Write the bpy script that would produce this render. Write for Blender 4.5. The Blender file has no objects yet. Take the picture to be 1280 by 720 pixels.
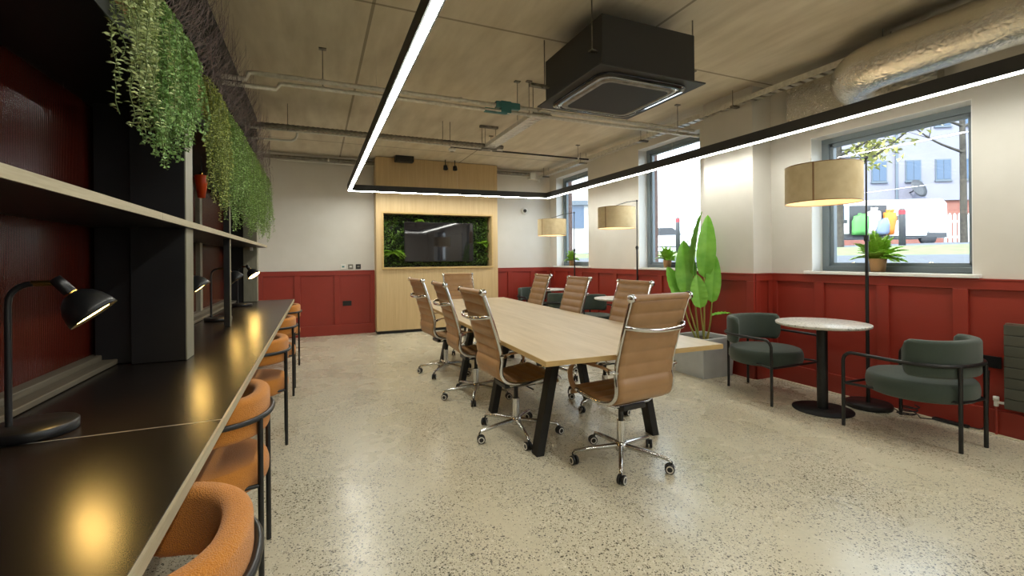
import bpy, math, random
from math import sin, cos, pi, radians as R
from mathutils import Vector, Matrix
random.seed(7)
C = bpy.context.scene.collection
sc = bpy.context.scene
V = Vector

# ------------------------------------------------------------------ helpers
def lin(h):
    h = h.lstrip('#'); o = []
    for i in (0, 2, 4):
        c = int(h[i:i+2], 16) / 255
        o.append(c/12.92 if c <= .04045 else ((c+.055)/1.055)**2.4)
    return (*o, 1.0)

class MB:
    """collects geometry for ONE mesh"""
    def __init__(s): s.v = []; s.f = []; s.sm = []
    def add(s, vs, fs, smooth=False):
        b = len(s.v); s.v.extend([tuple(p) for p in vs])
        for f in fs: s.f.append(tuple(b+i for i in f)); s.sm.append(smooth)
        return s
    def box(s, x0, x1, y0, y1, z0, z1, m=None):
        p = [V((x, y, z)) for z in (z0, z1) for y in (y0, y1) for x in (x0, x1)]
        if m: p = [m @ q for q in p]
        return s.add(p, [(0,2,3,1),(4,5,7,6),(0,1,5,4),(2,6,7,3),(0,4,6,2),(1,3,7,5)])
    def quad(s, a, b, c, d): return s.add([a, b, c, d], [(0,1,2,3)])
    def lathe(s, prof, n=32, c=(0,0,0), m=None, sx=1, sy=1, close=True):
        vs = []; fs = []; k = len(prof)
        for i in range(n):
            a = 2*pi*i/n
            for r, z in prof: vs.append(V((c[0]+r*cos(a)*sx, c[1]+r*sin(a)*sy, c[2]+z)))
        if m: vs = [m @ q for q in vs]
        for i in range(n):
            j = (i+1) % n
            for t in range(k-1): fs.append((i*k+t, j*k+t, j*k+t+1, i*k+t+1))
        s.add(vs, fs, True)
        if close:
            for t in (0, k-1):
                if prof[t][0] > 1e-5:
                    loop = [vs[i*k+t] for i in range(n)]
                    if t == 0: loop.reverse()
                    s.add(loop, [tuple(range(n))])
        return s
    def cyl(s, r, z0, z1, n=24, c=(0,0,0), m=None): return s.lathe([(r,z0),(r,z1)], n, c, m)
    def tube(s, pts, r, n=10, cap=True, flat=None):
        pts = [V(p) for p in pts]; k = len(pts)
        rs = r if isinstance(r, (list, tuple)) else [r]*k
        t0 = (pts[1]-pts[0]).normalized()
        up = V((0,0,1)) if abs(t0.z) < .9 else V((0,1,0))
        nrm = (up - t0*up.dot(t0)).normalized(); prev = t0; vs = []
        for i, p in enumerate(pts):
            t = (pts[min(i+1,k-1)]-pts[max(i-1,0)]).normalized()
            q = prev.rotation_difference(t); nrm = (q @ nrm); nrm = (nrm - t*nrm.dot(t)).normalized(); prev = t
            bn = t.cross(nrm)
            for j in range(n):
                a = 2*pi*j/n
                ca, sa = cos(a), sin(a)
                if flat: vs.append(p + nrm*ca*flat[0] + bn*sa*flat[1])
                else: vs.append(p + (nrm*ca + bn*sa)*rs[i])
        fs = [(i*n+j, i*n+(j+1)%n, (i+1)*n+(j+1)%n, (i+1)*n+j) for i in range(k-1) for j in range(n)]
        s.add(vs, fs, True)
        if cap:
            s.add(vs[:n][::-1], [tuple(range(n))]); s.add(vs[-n:], [tuple(range(n))])
        return s
    def bar(s, a, b, w, h, up=(0,0,1)):
        """straight square bar from a to b, w across, h along up"""
        a, b = V(a), V(b); t = (b-a).normalized(); u = V(up)
        side = t.cross(u).normalized(); u = side.cross(t).normalized()
        vs = [p + side*sx*w/2 + u*sz*h/2 for p in (a, b) for sz in (-1,1) for sx in (-1,1)]
        return s.add(vs, [(0,1,3,2),(4,6,7,5),(0,4,5,1),(2,3,7,6),(0,2,6,4),(1,5,7,3)])
    def loft(s, rings, smooth=True, cap=True):
        n = len(rings[0]); vs = [p for r in rings for p in r]
        s.add(vs, [(i*n+j, i*n+(j+1)%n, (i+1)*n+(j+1)%n, (i+1)*n+j) for i in range(len(rings)-1) for j in range(n)], smooth)
        if cap:
            s.add(list(rings[0])[::-1], [tuple(range(n))], smooth); s.add(rings[-1], [tuple(range(n))], smooth)
        return s
    def sphere(s, r, c, n=16, sz=1):
        return s.lathe([(r*sin(pi*i/10)+1e-6, -r*cos(pi*i/10)*sz) for i in range(11)], n, c, close=False)

def obj(name, mb, mat, parent=None, bevel=0, seg=2, loc=None, sub=0):
    me = bpy.data.meshes.new(name); me.from_pydata([tuple(p) for p in mb.v], [], mb.f)
    me.polygons.foreach_set('use_smooth', mb.sm); me.materials.append(mat); me.update()
    o = bpy.data.objects.new(name, me); C.objects.link(o)
    if parent: o.parent = parent
    if loc: o.location = loc
    if bevel:
        b = o.modifiers.new('bevel', 'BEVEL'); b.width = bevel; b.segments = seg; b.limit_method = 'ANGLE'; b.angle_limit = R(40)
    if sub:
        m = o.modifiers.new('sub', 'SUBSURF'); m.levels = sub; m.render_levels = sub
    return o
def tag(o, label, cat, group=None, kind=None):
    o['label'] = label; o['category'] = cat
    if group: o['group'] = group
    if kind: o['kind'] = kind
    return o
def thing(name, label, cat, loc=(0,0,0), rz=0, group=None):
    o = bpy.data.objects.new(name, None); o.empty_display_size = .05; C.objects.link(o)
    o.location = loc; o.rotation_euler = (0,0,rz)
    return tag(o, label, cat, group)
def struct(name, mb, mat, parent=None, bevel=0):
    o = obj(name, mb, mat, parent, bevel)
    if parent is None: o['kind'] = 'structure'
    return o
def copy_tree(o, parent=None):
    c = o.copy(); C.objects.link(c)
    if parent: c.parent = parent
    for ch in list(o.children): copy_tree(ch, c)
    return c
def dup(o, loc, rz, label, group=None):
    c = copy_tree(o); c.location = loc; c.rotation_euler = (0,0,rz); c['label'] = label
    if group: c['group'] = group
    return c
def smooth_path(pts, n=8, closed=False):
    P = [V(p) for p in pts]; out = []
    for i in range(len(P)-1):
        a, b, c, d = P[max(i-1,0)], P[i], P[i+1], P[min(i+2,len(P)-1)]
        for k in range(n):
            t = k/n
            out.append(.5*((2*b) + (c-a)*t + (2*a-5*b+4*c-d)*t*t + (3*b-a-3*c+d)*t**3))
    out.append(P[-1]); return out

# ------------------------------------------------------------------ materials
def mat(name, col, rough=.5, metal=0, spec=.5, **k):
    m = bpy.data.materials.new(name); m.use_nodes = True
    b = m.node_tree.nodes['Principled BSDF']
    b.inputs['Base Color'].default_value = lin(col) if isinstance(col, str) else col
    b.inputs['Roughness'].default_value = rough; b.inputs['Metallic'].default_value = metal
    b.inputs['Specular IOR Level'].default_value = spec
    for a, v in k.items(): b.inputs[a.replace('_', ' ')].default_value = v
    return m
def nd(m, t, **k):
    n = m.node_tree.nodes.new(t)
    for a, v in k.items():
        if hasattr(n, a) and a != 'inputs': setattr(n, a, v)
    return n
def ln(m, a, b): m.node_tree.links.new(a, b)
def bsdf(m): return m.node_tree.nodes['Principled BSDF']
def coords(m, scale=(1,1,1), space='Object', rot=(0,0,0)):
    if space == 'World': s = nd(m, 'ShaderNodeNewGeometry').outputs['Position']
    else: s = nd(m, 'ShaderNodeTexCoord').outputs['Object']
    mp = nd(m, 'ShaderNodeMapping'); mp.inputs['Scale'].default_value = scale; mp.inputs['Rotation'].default_value = rot
    ln(m, s, mp.inputs['Vector']); return mp.outputs[0]
def noise(m, vec, scale, detail=4, rough=.55):
    n = nd(m, 'ShaderNodeTexNoise'); n.inputs['Scale'].default_value = scale
    n.inputs['Detail'].default_value = detail; n.inputs['Roughness'].default_value = rough
    if vec is not None: ln(m, vec, n.inputs['Vector'])
    return n.outputs['Fac']
def ramp(m, fac, stops):
    r = nd(m, 'ShaderNodeValToRGB'); e = r.color_ramp.elements
    while len(e) < len(stops): e.new(.5)
    for i, (p, c) in enumerate(stops):
        e[i].position = p; e[i].color = lin(c) if isinstance(c, str) else c
    ln(m, fac, r.inputs[0]); return r.outputs[0]
def mix(m, fac, a, b, mode='MIX'):
    n = nd(m, 'ShaderNodeMix'); n.data_type = 'RGBA'; n.blend_type = mode
    for i, v in ((0, fac), (6, a), (7, b)):
        if isinstance(v, (int, float)): n.inputs[i].default_value = v
        elif isinstance(v, str): n.inputs[i].default_value = lin(v)
        elif isinstance(v, tuple): n.inputs[i].default_value = v
        else: ln(m, v, n.inputs[i])
    return n.outputs[2]
def math_(m, op, a, b=0.0, clamp=False):
    n = nd(m, 'ShaderNodeMath'); n.operation = op; n.use_clamp = clamp
    for i, v in ((0, a), (1, b)):
        if isinstance(v, (int, float)): n.inputs[i].default_value = v
        else: ln(m, v, n.inputs[i])
    return n.outputs[0]
def bump(m, h, strength=.3, dist=.01):
    b = nd(m, 'ShaderNodeBump'); b.inputs['Strength'].default_value = strength; b.inputs['Distance'].default_value = dist
    ln(m, h, b.inputs['Height']); ln(m, b.outputs[0], bsdf(m).inputs['Normal'])
def setc(m, c): ln(m, c, bsdf(m).inputs['Base Color'])
def varied(name, stops, scale, rough=.6, bmp=0, stretch=(1,1,1), dist=.005, space='Object', **k):
    m = mat(name, '888888', rough, **k); v = coords(m, stretch, space); f = noise(m, v, scale)
    setc(m, ramp(m, f, stops))
    if bmp: bump(m, f, bmp, dist)
    return m
def emit(name, col, s):
    m = bpy.data.materials.new(name); m.use_nodes = True; nt = m.node_tree; nt.nodes.clear()
    e = nt.nodes.new('ShaderNodeEmission'); e.inputs[0].default_value = lin(col) if isinstance(col, str) else col
    e.inputs[1].default_value = s; o = nt.nodes.new('ShaderNodeOutputMaterial'); nt.links.new(e.outputs[0], o.inputs[0]); m.cycles.emission_sampling = 'FRONT'; return m

M = {}
# polished concrete with exposed aggregate
m = mat('polished_concrete', '888888', .3, spec=.5); v = coords(m, space='World')
base = ramp(m, noise(m, v, 1.1, 6, .6), [(.3, 'cdc5ab'), (.5, 'd3cbb1'), (.7, 'd8d0b7')])
base = mix(m, .35, base, ramp(m, noise(m, v, 40, 3), [(.3, 'bdb49d'), (.7, 'd8d0ba')]))
def chips(scale, rmax, thr):
    vo = nd(m, 'ShaderNodeTexVoronoi'); vo.inputs['Scale'].default_value = scale; ln(m, v, vo.inputs['Vector'])
    sp = nd(m, 'ShaderNodeSeparateColor'); ln(m, vo.outputs['Color'], sp.inputs[0])
    rad = math_(m, 'MULTIPLY', sp.outputs[1], rmax)
    inside = math_(m, 'LESS_THAN', vo.outputs['Distance'], rad)
    return inside, sp.outputs[0], sp.outputs[2]
patch = noise(m, coords(m, (1.0, .55, 1), 'World', (0, 0, R(-25))), 2.2, 3, .6)
for sc_, rm, lo in ((95, .62, .36), (170, .6, .30)):
    ins, rnd, r2 = chips(sc_, rm, .5)
    dens = nd(m, 'ShaderNodeMapRange'); ln(m, patch, dens.inputs[0])
    for i, q in ((1, lo), (2, .63), (3, .05), (4, .85)): dens.inputs[i].default_value = q
    dk = math_(m, 'LESS_THAN', rnd, dens.outputs[0])
    fac = math_(m, 'MULTIPLY', math_(m, 'MULTIPLY', ins, dk), .85)
    base = mix(m, fac, base, ramp(m, r2, [(0, '2e2a24'), (.5, '554d40'), (.75, '7d715c'), (.9, 'e6dfce')]))
setc(m, base)
rr = nd(m, 'ShaderNodeMapRange'); ln(m, noise(m, v, 2.0, 3), rr.inputs[0])
for i, q in ((1, .3), (2, .7), (3, .2), (4, .36)): rr.inputs[i].default_value = q
ln(m, rr.outputs[0], bsdf(m).inputs['Roughness']); M['floor'] = m
M['kerb'] = varied('rough_concrete_margin', [(.3, 'b3a98e'), (.7, 'cdc3a9')], 30, .8, .2, space='World')
# ceiling concrete with formwork joints
m = mat('ceiling_concrete', '888888', .75, spec=.2); v = coords(m, space='World')
base = ramp(m, noise(m, v, 1.3, 7, .62), [(.25, 'c9c0ae'), (.5, 'd3cab8'), (.75, 'dcd4c2')])
base = mix(m, .45, base, ramp(m, noise(m, coords(m, (3, .6, 1), 'World'), 2.2, 6), [(.25, 'a3957c'), (.7, 'e0d8c5')]))
se = nd(m, 'ShaderNodeSeparateXYZ'); ln(m, v, se.inputs[0])
for axis, off, per in ((0, .39, 2.11), (1, 3.38, 4.2)):
    a = math_(m, 'FRACT', math_(m, 'DIVIDE', math_(m, 'ADD', se.outputs[axis], -off + 20*per + .012), per))
    base = mix(m, math_(m, 'MULTIPLY', math_(m, 'LESS_THAN', a, .024/per), .6), base, '5e513c')
hole = nd(m, 'ShaderNodeTexVoronoi'); hole.inputs['Scale'].default_value = 1.6; ln(m, v, hole.inputs['Vector'])
base = mix(m, math_(m, 'MULTIPLY', math_(m, 'LESS_THAN', hole.outputs['Distance'], .03), .6), base, '5e513c')
setc(m, base); M['ceiling'] = m
M['wall'] = varied('white_paint', [(.3, 'd0ccc3'), (.7, 'd6d2ca')], 3, .55, space='World', spec=.3)
M['reveal'] = mat('white_reveal', 'e6e6e3', .5)
M['red'] = varied('red_panel_paint', [(.3, '8a2d20'), (.7, '922f23')], 4, .42, space='World')
M['black'] = varied('black_steel', [(.3, '101012'), (.7, '19191b')], 6, .42)
M['ac_black'] = mat('charcoal_metal', '2b2b2b', .55)
M['matte_black'] = mat('matte_black', '0e0e0f', .6)
M['satin_black'] = mat('satin_black', '151516', .35)
M['chrome'] = mat('chrome', 'd8d8d8', .12, 1)
M['alu'] = mat('polished_aluminium', 'c9c9c6', .22, 1)
M['brass'] = mat('brass', 'b8924a', .25, 1)
M['galv'] = varied('galvanised_steel', [(.3, 'c4c1b8'), (.7, 'dedbd2')], 30, .3, metal=.45)
M['galv_dull'] = varied('dull_zinc', [(.3, '6f6a60'), (.7, '948f84')], 20, .5, metal=.8)
M['white_plastic'] = mat('white_plastic', 'dedcd4', .4)
M['teal'] = mat('teal_fitting', '3f7a7c', .5)
def leather(name, a, b, r=.42):
    m = varied(name, [(.3, a), (.7, b)], 9, r, stretch=(1,1,1)); f = noise(m, coords(m), 260, 2); bump(m, f, .12, .002); return m
M['tan'] = leather('tan_leather', 'a07a52', 'ac865e')
M['tan_dark'] = leather('tan_leather_piping', '94704a', 'a07a52')
def boucle(name, a, b, sc_=150, st=.9):
    m = mat(name, a, .9, spec=.15); vv = coords(m); vo = nd(m, 'ShaderNodeTexVoronoi'); vo.inputs['Scale'].default_value = sc_; ln(m, vv, vo.inputs['Vector'])
    n2 = noise(m, vv, 120, 3); h = math_(m, 'ADD', vo.outputs['Distance'], n2)
    setc(m, ramp(m, h, [(.35, b), (1.0, a)])); bump(m, h, st, .003); bsdf(m).inputs['Sheen Weight'].default_value = .25; return m
M['orange'] = boucle('orange_boucle', 'cb8438', 'b26d2a', 330, .7)
M['green'] = boucle('dark_green_wool', '414b43', '343d37', 420, .35)
def wood(name, stops, scale=4, stretch=(1,12,12), r=.45, space='Object'):
    m = mat(name, '888888', r); vv = coords(m, stretch, space); f = noise(m, vv, scale, 6, .6)
    f2 = noise(m, coords(m, tuple(q*.35 for q in stretch), space), scale, 3)
    c = mix(m, .5, ramp(m, f, stops), ramp(m, f2, stops)); setc(m, c); bump(m, f, .05, .003); return m
M['oak'] = wood('pale_oak_top', [(.3, 'bea880'), (.5, 'cbb591'), (.7, 'd5c19f')], 3, (12, 1, 12))
M['oak_edge'] = wood('oak_edge_band', [(.3, 'b3935c'), (.7, 'c9ab74')], 4, (4, 4, 30))
M['panel_oak'] = wood('veneer_panel', [(.3, 'bb9f72'), (.5, 'c6ab7e'), (.7, 'cfb688')], 3, (26, 26, 1), .5)
M['ply'] = wood('plywood_edge', [(.3, '9d9276'), (.7, 'b9ae92')], 8, (20, 1, 20), .6)
M['post_edge'] = wood('grey_post_edge', [(.3, '77735f'), (.7, '8e8a78')], 8, (20, 20, 2), .5)
M['ledge'] = wood('grey_brown_ledge', [(.3, '4e473a'), (.7, '6a6150')], 8, (20, 1, 20), .6)
M['box_wood'] = wood('planter_wood', [(.3, '8c6a42'), (.7, 'ad8658')], 4, (6, 1, 6), .6)
M['counter'] = varied('dark_counter_laminate', [(.3, '15110f'), (.7, '1b1614')], 3, .27, space='World')
m = mat('red_fluted_glass', '4c170c', .2, spec=.6); w = nd(m, 'ShaderNodeTexWave'); w.bands_direction = 'Y'; w.inputs['Scale'].default_value = 32.0
ln(m, coords(m, space='World'), w.inputs['Vector']); bump(m, w.outputs['Fac'], .35, .004); M['fluted'] = m
m = mat('crinkled_foil', 'dcd8ce', .19, 1); vv = coords(m, space='World'); f = noise(m, coords(m, (1, 2.2, 1), 'World'), 16, 8, .7)
vo = nd(m, 'ShaderNodeTexVoronoi'); vo.feature = 'DISTANCE_TO_EDGE'; vo.inputs['Scale'].default_value = 24; ln(m, vv, vo.inputs['Vector'])
bump(m, math_(m, 'ADD', f, vo.outputs['Distance']), .5, .014); M['foil'] = m
m = mat('terrazzo', 'c9c7c0', .35); vo = nd(m, 'ShaderNodeTexVoronoi'); vo.inputs['Scale'].default_value = 55; ln(m, coords(m), vo.inputs['Vector'])
sp = nd(m, 'ShaderNodeSeparateColor'); ln(m, vo.outputs['Color'], sp.inputs[0]); ins = math_(m, 'LESS_THAN', vo.outputs['Distance'], .42)
setc(m, mix(m, math_(m, 'MULTIPLY', ins, .8), 'c6c3bb', ramp(m, sp.outputs[0], [(0, '6f6c66'), (.35, 'a8a39a'), (.65, 'd9d6cf')]))); M['terrazzo'] = m
M['planter'] = varied('grey_fibre_cement', [(.3, 'b4b8b9'), (.7, 'c0c4c5')], 8, .6, .1)
M['soil'] = varied('soil', [(.3, '2a231b'), (.7, '453b2e')], 40, .9, .8)
def leaf(name, a, b, r=.45, t=.12):
    m = mat(name, a, r, spec=.35); c = ramp(m, noise(m, coords(m), 6, 3), [(.3, a), (.7, b)])
    g = nd(m, 'ShaderNodeNewGeometry').outputs['Random Per Island']; k = ramp(m, g, [(0, (.74,.78,.66,1)), (.6, (1,1,1,1)), (1, (1.0,1.0,.8,1))]) if name != 'broad_leaf' else (1,1,1,1)
    setc(m, mix(m, 1.0, c, k, 'MULTIPLY'))
    bsdf(m).inputs['Subsurface Weight'].default_value = 0; return m
M['banana'] = leaf('broad_leaf', '63a032', '82bb48', .35)
M['banana_stem'] = leaf('leaf_stalk', '8a9a4a', 'a08a4c')
M['fern'] = leaf('fern_frond', '9cc84a', 'b9dd6c')
M['string'] = leaf('pale_string_leaf', 'c2d39a', 'dbe8b4')
M['maiden'] = leaf('mid_green_leaf', '8ab46c', 'a8c98a')
M['olive'] = leaf('olive_green_leaf', 'a9b565', 'c3cc80')
M['ivy'] = leaf('deep_green_leaf', '8db066', 'aac880')
M['feather'] = leaf('feathery_green_leaf', '8cb058', 'a8c674')
M['darkgrass'] = mat('dark_purple_grass', '85787a', .6)
M['wallgreen'] = leaf('plant_wall_leaf', '3d5a2a', '6f8f42')
M['stem'] = mat('green_stem', '6d7f45', .6)
m = mat('lamp_shade_card', 'b99a69', .8, spec=.1); setc(m, ramp(m, noise(m, coords(m), 14, 5), [(.3, 'd6c39b'), (.7, 'e2d1ab')]))
M['shade'] = m
M['shade_in'] = mat('shade_lining', 'e8d6b0', .8)
M['radiator'] = mat('olive_grey_radiator', '4b4b40', .5)
M['frame'] = mat('grey_aluminium_frame', '76828a', .4)
M['screen'] = mat('tv_screen', '1c191a', .035, spec=.6)
M['mirror_black'] = mat('gloss_black', '0b0b0c', .1)
M['orange_glass'] = mat('orange_glass', 'e0480f', .3, Emission_Strength=0.0)
m = bpy.data.materials.new('window_glass'); m.use_nodes = True; nt = m.node_tree; nt.nodes.clear()
tr = nt.nodes.new('ShaderNodeBsdfTransparent'); tr.inputs[0].default_value = (.97, .985, .98, 1); gl = nt.nodes.new('ShaderNodeBsdfGlossy'); gl.inputs[1].default_value = .0
fr = nt.nodes.new('ShaderNodeFresnel'); ge = nt.nodes.new('ShaderNodeNewGeometry'); im = nt.nodes.new('ShaderNodeMapRange'); im.inputs[3].default_value = 1.45; im.inputs[4].default_value = 1/1.45; nt.links.new(ge.outputs['Backfacing'], im.inputs[0]); nt.links.new(im.outputs[0], fr.inputs[0]); mx = nt.nodes.new('ShaderNodeMixShader'); oo = nt.nodes.new('ShaderNodeOutputMaterial')
nt.links.new(fr.outputs[0], mx.inputs[0]); nt.links.new(tr.outputs[0], mx.inputs[1]); nt.links.new(gl.outputs[0], mx.inputs[2]); nt.links.new(mx.outputs[0], oo.inputs[0]); M['glass'] = m
M['strip'] = emit('led_diffuser', 'fafaf0', 50)
M['warm_bulb'] = emit('warm_lamp_light', (1, .62, .17, 1), 44)
M['shade_bulb'] = emit('floor_lamp_light', (1, .8, .55, 1), 40)
# outside
M['tarmac'] = varied('tarmac', [(.3, '42474e'), (.7, '4e535b')], 6, .9, space='World')
M['lawn'] = varied('lawn', [(.3, '58643c'), (.7, '6e7a50')], 5, .95, space='World')
M['render'] = varied('pale_render', [(.3, '767683'), (.7, '7e7e8b')], .6, .9, space='World')
m = mat('red_brick', '7a3b30', .9); br = nd(m, 'ShaderNodeTexBrick'); br.inputs['Scale'].default_value = 4
for i, c in (('Color1', '7d3c31'), ('Color2', '6a3128'), ('Mortar', '9b8a80')): br.inputs[i].default_value = lin(c)
ln(m, coords(m, (1,1,1), 'Object', (R(90), 0, 0)), br.inputs['Vector']); setc(m, br.outputs[0]); M['brick'] = m
M['brick_dark'] = varied('dark_brick', [(.3, '5a4038'), (.7, '7d6258')], 25, .9, space='World')
M['van_white'] = mat('white_van_paint', 'e4e5e6', .3)
M['van_dark'] = mat('dark_van_trim', '3c3e42', .5)
M['ext_glass'] = mat('outside_window_glass', '40536a', .1)
M['ext_frame'] = mat('outside_window_frame', '55606a', .5)
M['bark'] = varied('bark', [(.3, '2f2c28'), (.7, '47433c')], 10, .9)
M['blossom'] = leaf('yellow_green_leaf', 'a9a85e', 'c4bf80')
M['fence'] = mat('white_fence', 'bdbdbb', .7)
M['bag_green'] = mat('green_bag', '4f8f4a', .7); M['bag_white'] = mat('white_bag', 'dcdad6', .7)
M['bag_orange'] = mat('orange_bag', 'd9792a', .7); M['bag_blue'] = mat('slate_bag', '6d7c92', .7)
M['red_paint'] = mat('red_outdoor_paint', 'b0303a', .6)

# ------------------------------------------------------------------ room shell
XR, YB, ZC = 4.57, 8.60, 3.15
XL, YF = -1.06, -3.4
b = MB(); b.box(XL-.2, XR+.4, YF-.2, YB+.2, -.15, 0); struct('floor', b, M['floor'])
b = MB(); b.box(XL-.2, XR+.4, YF-.2, YB+.2, ZC, ZC+.25); struct('ceiling', b, M['ceiling'])
b = MB(); b.box(XL-.2, XR+.4, YB+.02, YB+.25, 0, ZC); struct('wall_back', b, M['wall'])
b = MB(); b.box(XL-.2, XL, YF, YB+.02, 0, ZC); struct('wall_left', b, M['wall'])
b = MB(); b.box(XL-.2, XR+.4, YF-.2, YF, 0, ZC); struct('wall_front', b, M['wall'])
WINS = [(-2.3, -.45, 1.165, 2.50), (1.80, 3.03, 1.165, 2.50), (4.47, 5.71, 1.165, 2.985), (7.13, 8.34, 1.165, 2.985)]  # first opening is unseen, added behind the camera to bring in daylight
def holed_wall(b, x0, x1, y0, y1, z0, z1, holes):
    y = y0
    for h in sorted(holes):
        b.box(x0, x1, y, h[0], z0, z1); b.box(x0, x1, h[0], h[1], z0, h[2]); b.box(x0, x1, h[0], h[1], h[3], z1); y = h[1]
    b.box(x0, x1, y, y1, z0, z1)
b = MB(); holed_wall(b, XR+.02, XR+.30, YF, YB+.02, 0, ZC, WINS); struct('wall_right', b, M['wall'])
b = MB(); holed_wall(b, XR+.30, XR+.40, YF-.2, YB+.25, 0, ZC+.25, WINS); struct('wall_outer', b, M['brick_dark'])
PY0, PY1, PX = 3.45, 4.14, 4.29
b = MB(); b.box(PX+.02, XR+.02, PY0+.02, PY1, 1.13, ZC); struct('pillar', b, M['wall'])

# wainscot: a skin of board, raised stiles and rails
WT = 1.132
def wains(axis, const, sgn, a0, a1, stiles, zt=WT, sw=.092):
    """axis 'Y': wall plane X=const, boards grow along sgn; a0..a1 extent along the wall"""
    b = MB()
    def bx(p0, p1, d, z0, z1):
        lo, hi = sorted((const, const + sgn*d))
        if axis == 'Y': b.box(lo, hi, p0, p1, z0, z1)
        else: b.box(p0, p1, lo, hi, z0, z1)
    bx(a0, a1, .006, 0, zt); bx(a0, a1, .028, zt-.08, zt)
    bx(a0, a1, .034, .0, .175); bx(a0, a1, .032, zt-.012, zt+.002)
    for s in stiles:
        q0, q1 = max(a0, s-sw/2), min(a1, s+sw/2)
        bx(q0, q1, .028, .175, zt-.08)
    return b
ys = [-2.8, -2.26, -1.74, -1.22, -.7, -.18, .32, .83, 1.35, 1.868, 2.393, 2.944, 3.44]
struct('trim_1', wains('Y', XR+.02, -1, YF, PY0+.02, ys), M['red'], bevel=.003)
ys = [4.2, 4.68, 5.22, 5.76, 6.30, 6.84, 7.37, 7.90, 8.44]
struct('trim_2', wains('Y', XR+.02, -1, PY1, YB+.02, ys), M['red'], bevel=.003)
struct('trim_3', wains('Y', PX+.02, -1, PY0, PY1+.0, [PY0+.04, PY1-.04], sw=.09), M['red'], bevel=.003)
struct('trim_4', wains('X', PY0+.02, -1, PX+.02, XR, [PX+.05, XR-.03], sw=.07), M['red'], bevel=.003)
struct('trim_5', wains('X', YB+.02, -1, XL, .965, [-.88, -.31, .325, .93]), M['red'], bevel=.003)
struct('trim_6', wains('X', YB+.02, -1, 3.26, XR, [3.29, 3.64, 4.15, 4.53]), M['red'], bevel=.003)
b = MB(); b.box(XR-.055, XR, YF, PY0, 0, .004); b.box(PX-.05, PX, PY0-.05, PY1, 0, .004); b.box(XR-.055, XR, PY1, YB, 0, .004); struct('trim_7', b, M['kerb'])
# windows; the one behind the camera is an unseen addition for daylight
for i, (y0, y1, z0, z1) in enumerate(WINS):
    w = bpy.data.objects.new('window_%d' % (i if i else 4), None); C.objects.link(w); w['kind'] = 'structure'; w.location = (4.75, (y0+y1)/2, z0)
    hy, hz = (y1-y0)/2, z1-z0; t = .06
    b = MB(); b.box(0, .09, -hy, hy, 0, t*.8); b.box(0, .09, -hy, hy, hz-t, hz); b.box(0, .09, -hy, -hy+t, t*.8, hz-t); b.box(0, .09, hy-t*1.2, hy, t*.8, hz-t)
    b.box(.02, .07, -hy+t, hy-t*1.2, t*.8, t*.8+.035); b.box(.02, .07, -hy+t, hy-t*1.2, hz-t-.035, hz-t); b.box(.02, .07, -hy+t, -hy+t+.035, t, hz-t); b.box(.02, .07, hy-t*1.2-.035, hy-t*1.2, t, hz-t)
    obj('window_frame', b, M['frame'], w, .004)
    b = MB(); b.box(.042, .048, -hy+t+.03, hy-t*1.2-.03, t*.8+.03, hz-t-.03); obj('pane', b, M['glass'], w)
    b = MB(); b.box(-.215, .0, -hy-.05, hy+.05, -.03, 0.0); obj('window_sill', b, M['reveal'], w, .005)
    b = MB(); b.box(-.159, 0, hy-.006, hy+.012, 0, hz); b.box(-.159, 0, -hy-.012, -hy+.006, 0, hz); b.box(-.159, 0, -hy+.006, hy-.006, hz-.006, hz+.012)
    obj('reveal_lining', b, M['reveal'], w)

# ------------------------------------------------------------------ feature panel with TV
t = thing('media_panel', 'tall pale oak veneer panel with a planted recess on the back wall', 'panel', (2.11, YB, 0))
x0, x1, nx0, nx1, nz0, nz1 = -1.147, 1.147, -1.02, 1.02, 1.18, 2.145
b = MB(); y0, y1 = -.30, -.02
b.box(x0, nx0, y0, y1, .055, ZC-.01); b.box(nx1, x1, y0, y1, .055, ZC-.01); b.box(nx0, nx1, y0, y1, .055, nz0); b.box(nx0, nx1, y0, y1, nz1, ZC-.01)
obj('veneer_face', b, M['panel_oak'], t)
b = MB(); b.box(x0+.02, x1-.02, y0+.03, y1, 0, .055); obj('plinth', b, M['matte_black'], t)
b = MB(); fw_ = .03
b.box(nx0-fw_, nx1+fw_, y0-.012, y0, nz1, nz1+fw_); b.box(nx0-fw_, nx1+fw_, y0-.03, y0, nz0-fw_, nz0); b.box(nx0-fw_, nx0, y0-.012, y0, nz0, nz1); b.box(nx1, nx1+fw_, y0-.012, y0, nz0, nz1)
obj('recess_frame', b, M['oak_edge'], t, .002)
b = MB(); b.box(nx0, nx1, -.028, -.02, nz0, nz1); obj('recess_back', b, M['matte_black'], t)
def leaf_quad(b, p, d, up, L, W):
    d = d.normalized(); s = d.cross(up)
    s = s.normalized() if s.length > 1e-4 else V((1,0,0))
    n = s.cross(d) * (W*.35)
    b.add([p, p+d*L*.5+s*W/2+n, p+d*L, p+d*L*.5-s*W/2+n], [(0,1,2),(0,2,3)], True)
rnd = random.Random(3)
def rv(r=1): return V((rnd.uniform(-r,r), rnd.uniform(-r,r), rnd.uniform(-r,r)))
b = MB()
for i in range(5200):
    x = rnd.uniform(1.10, 3.12); z = rnd.uniform(1.19, 2.135)
    if 1.55 < x < 2.72 and 1.33 < z < 1.93: continue
    p = V((x, YB-.03-rnd.random()*.11, z)); d = V((rnd.uniform(-1,1), -rnd.uniform(.1,.9), rnd.uniform(-1,.7)))
    if p.x < 1.17 or p.x > 3.05: d.x *= .2
    if p.z > 2.08 or p.z < 1.24: d.z *= .2
    leaf_quad(b, p, d, V((0,0,1)), rnd.uniform(.03,.075), rnd.uniform(.015,.035))
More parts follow.
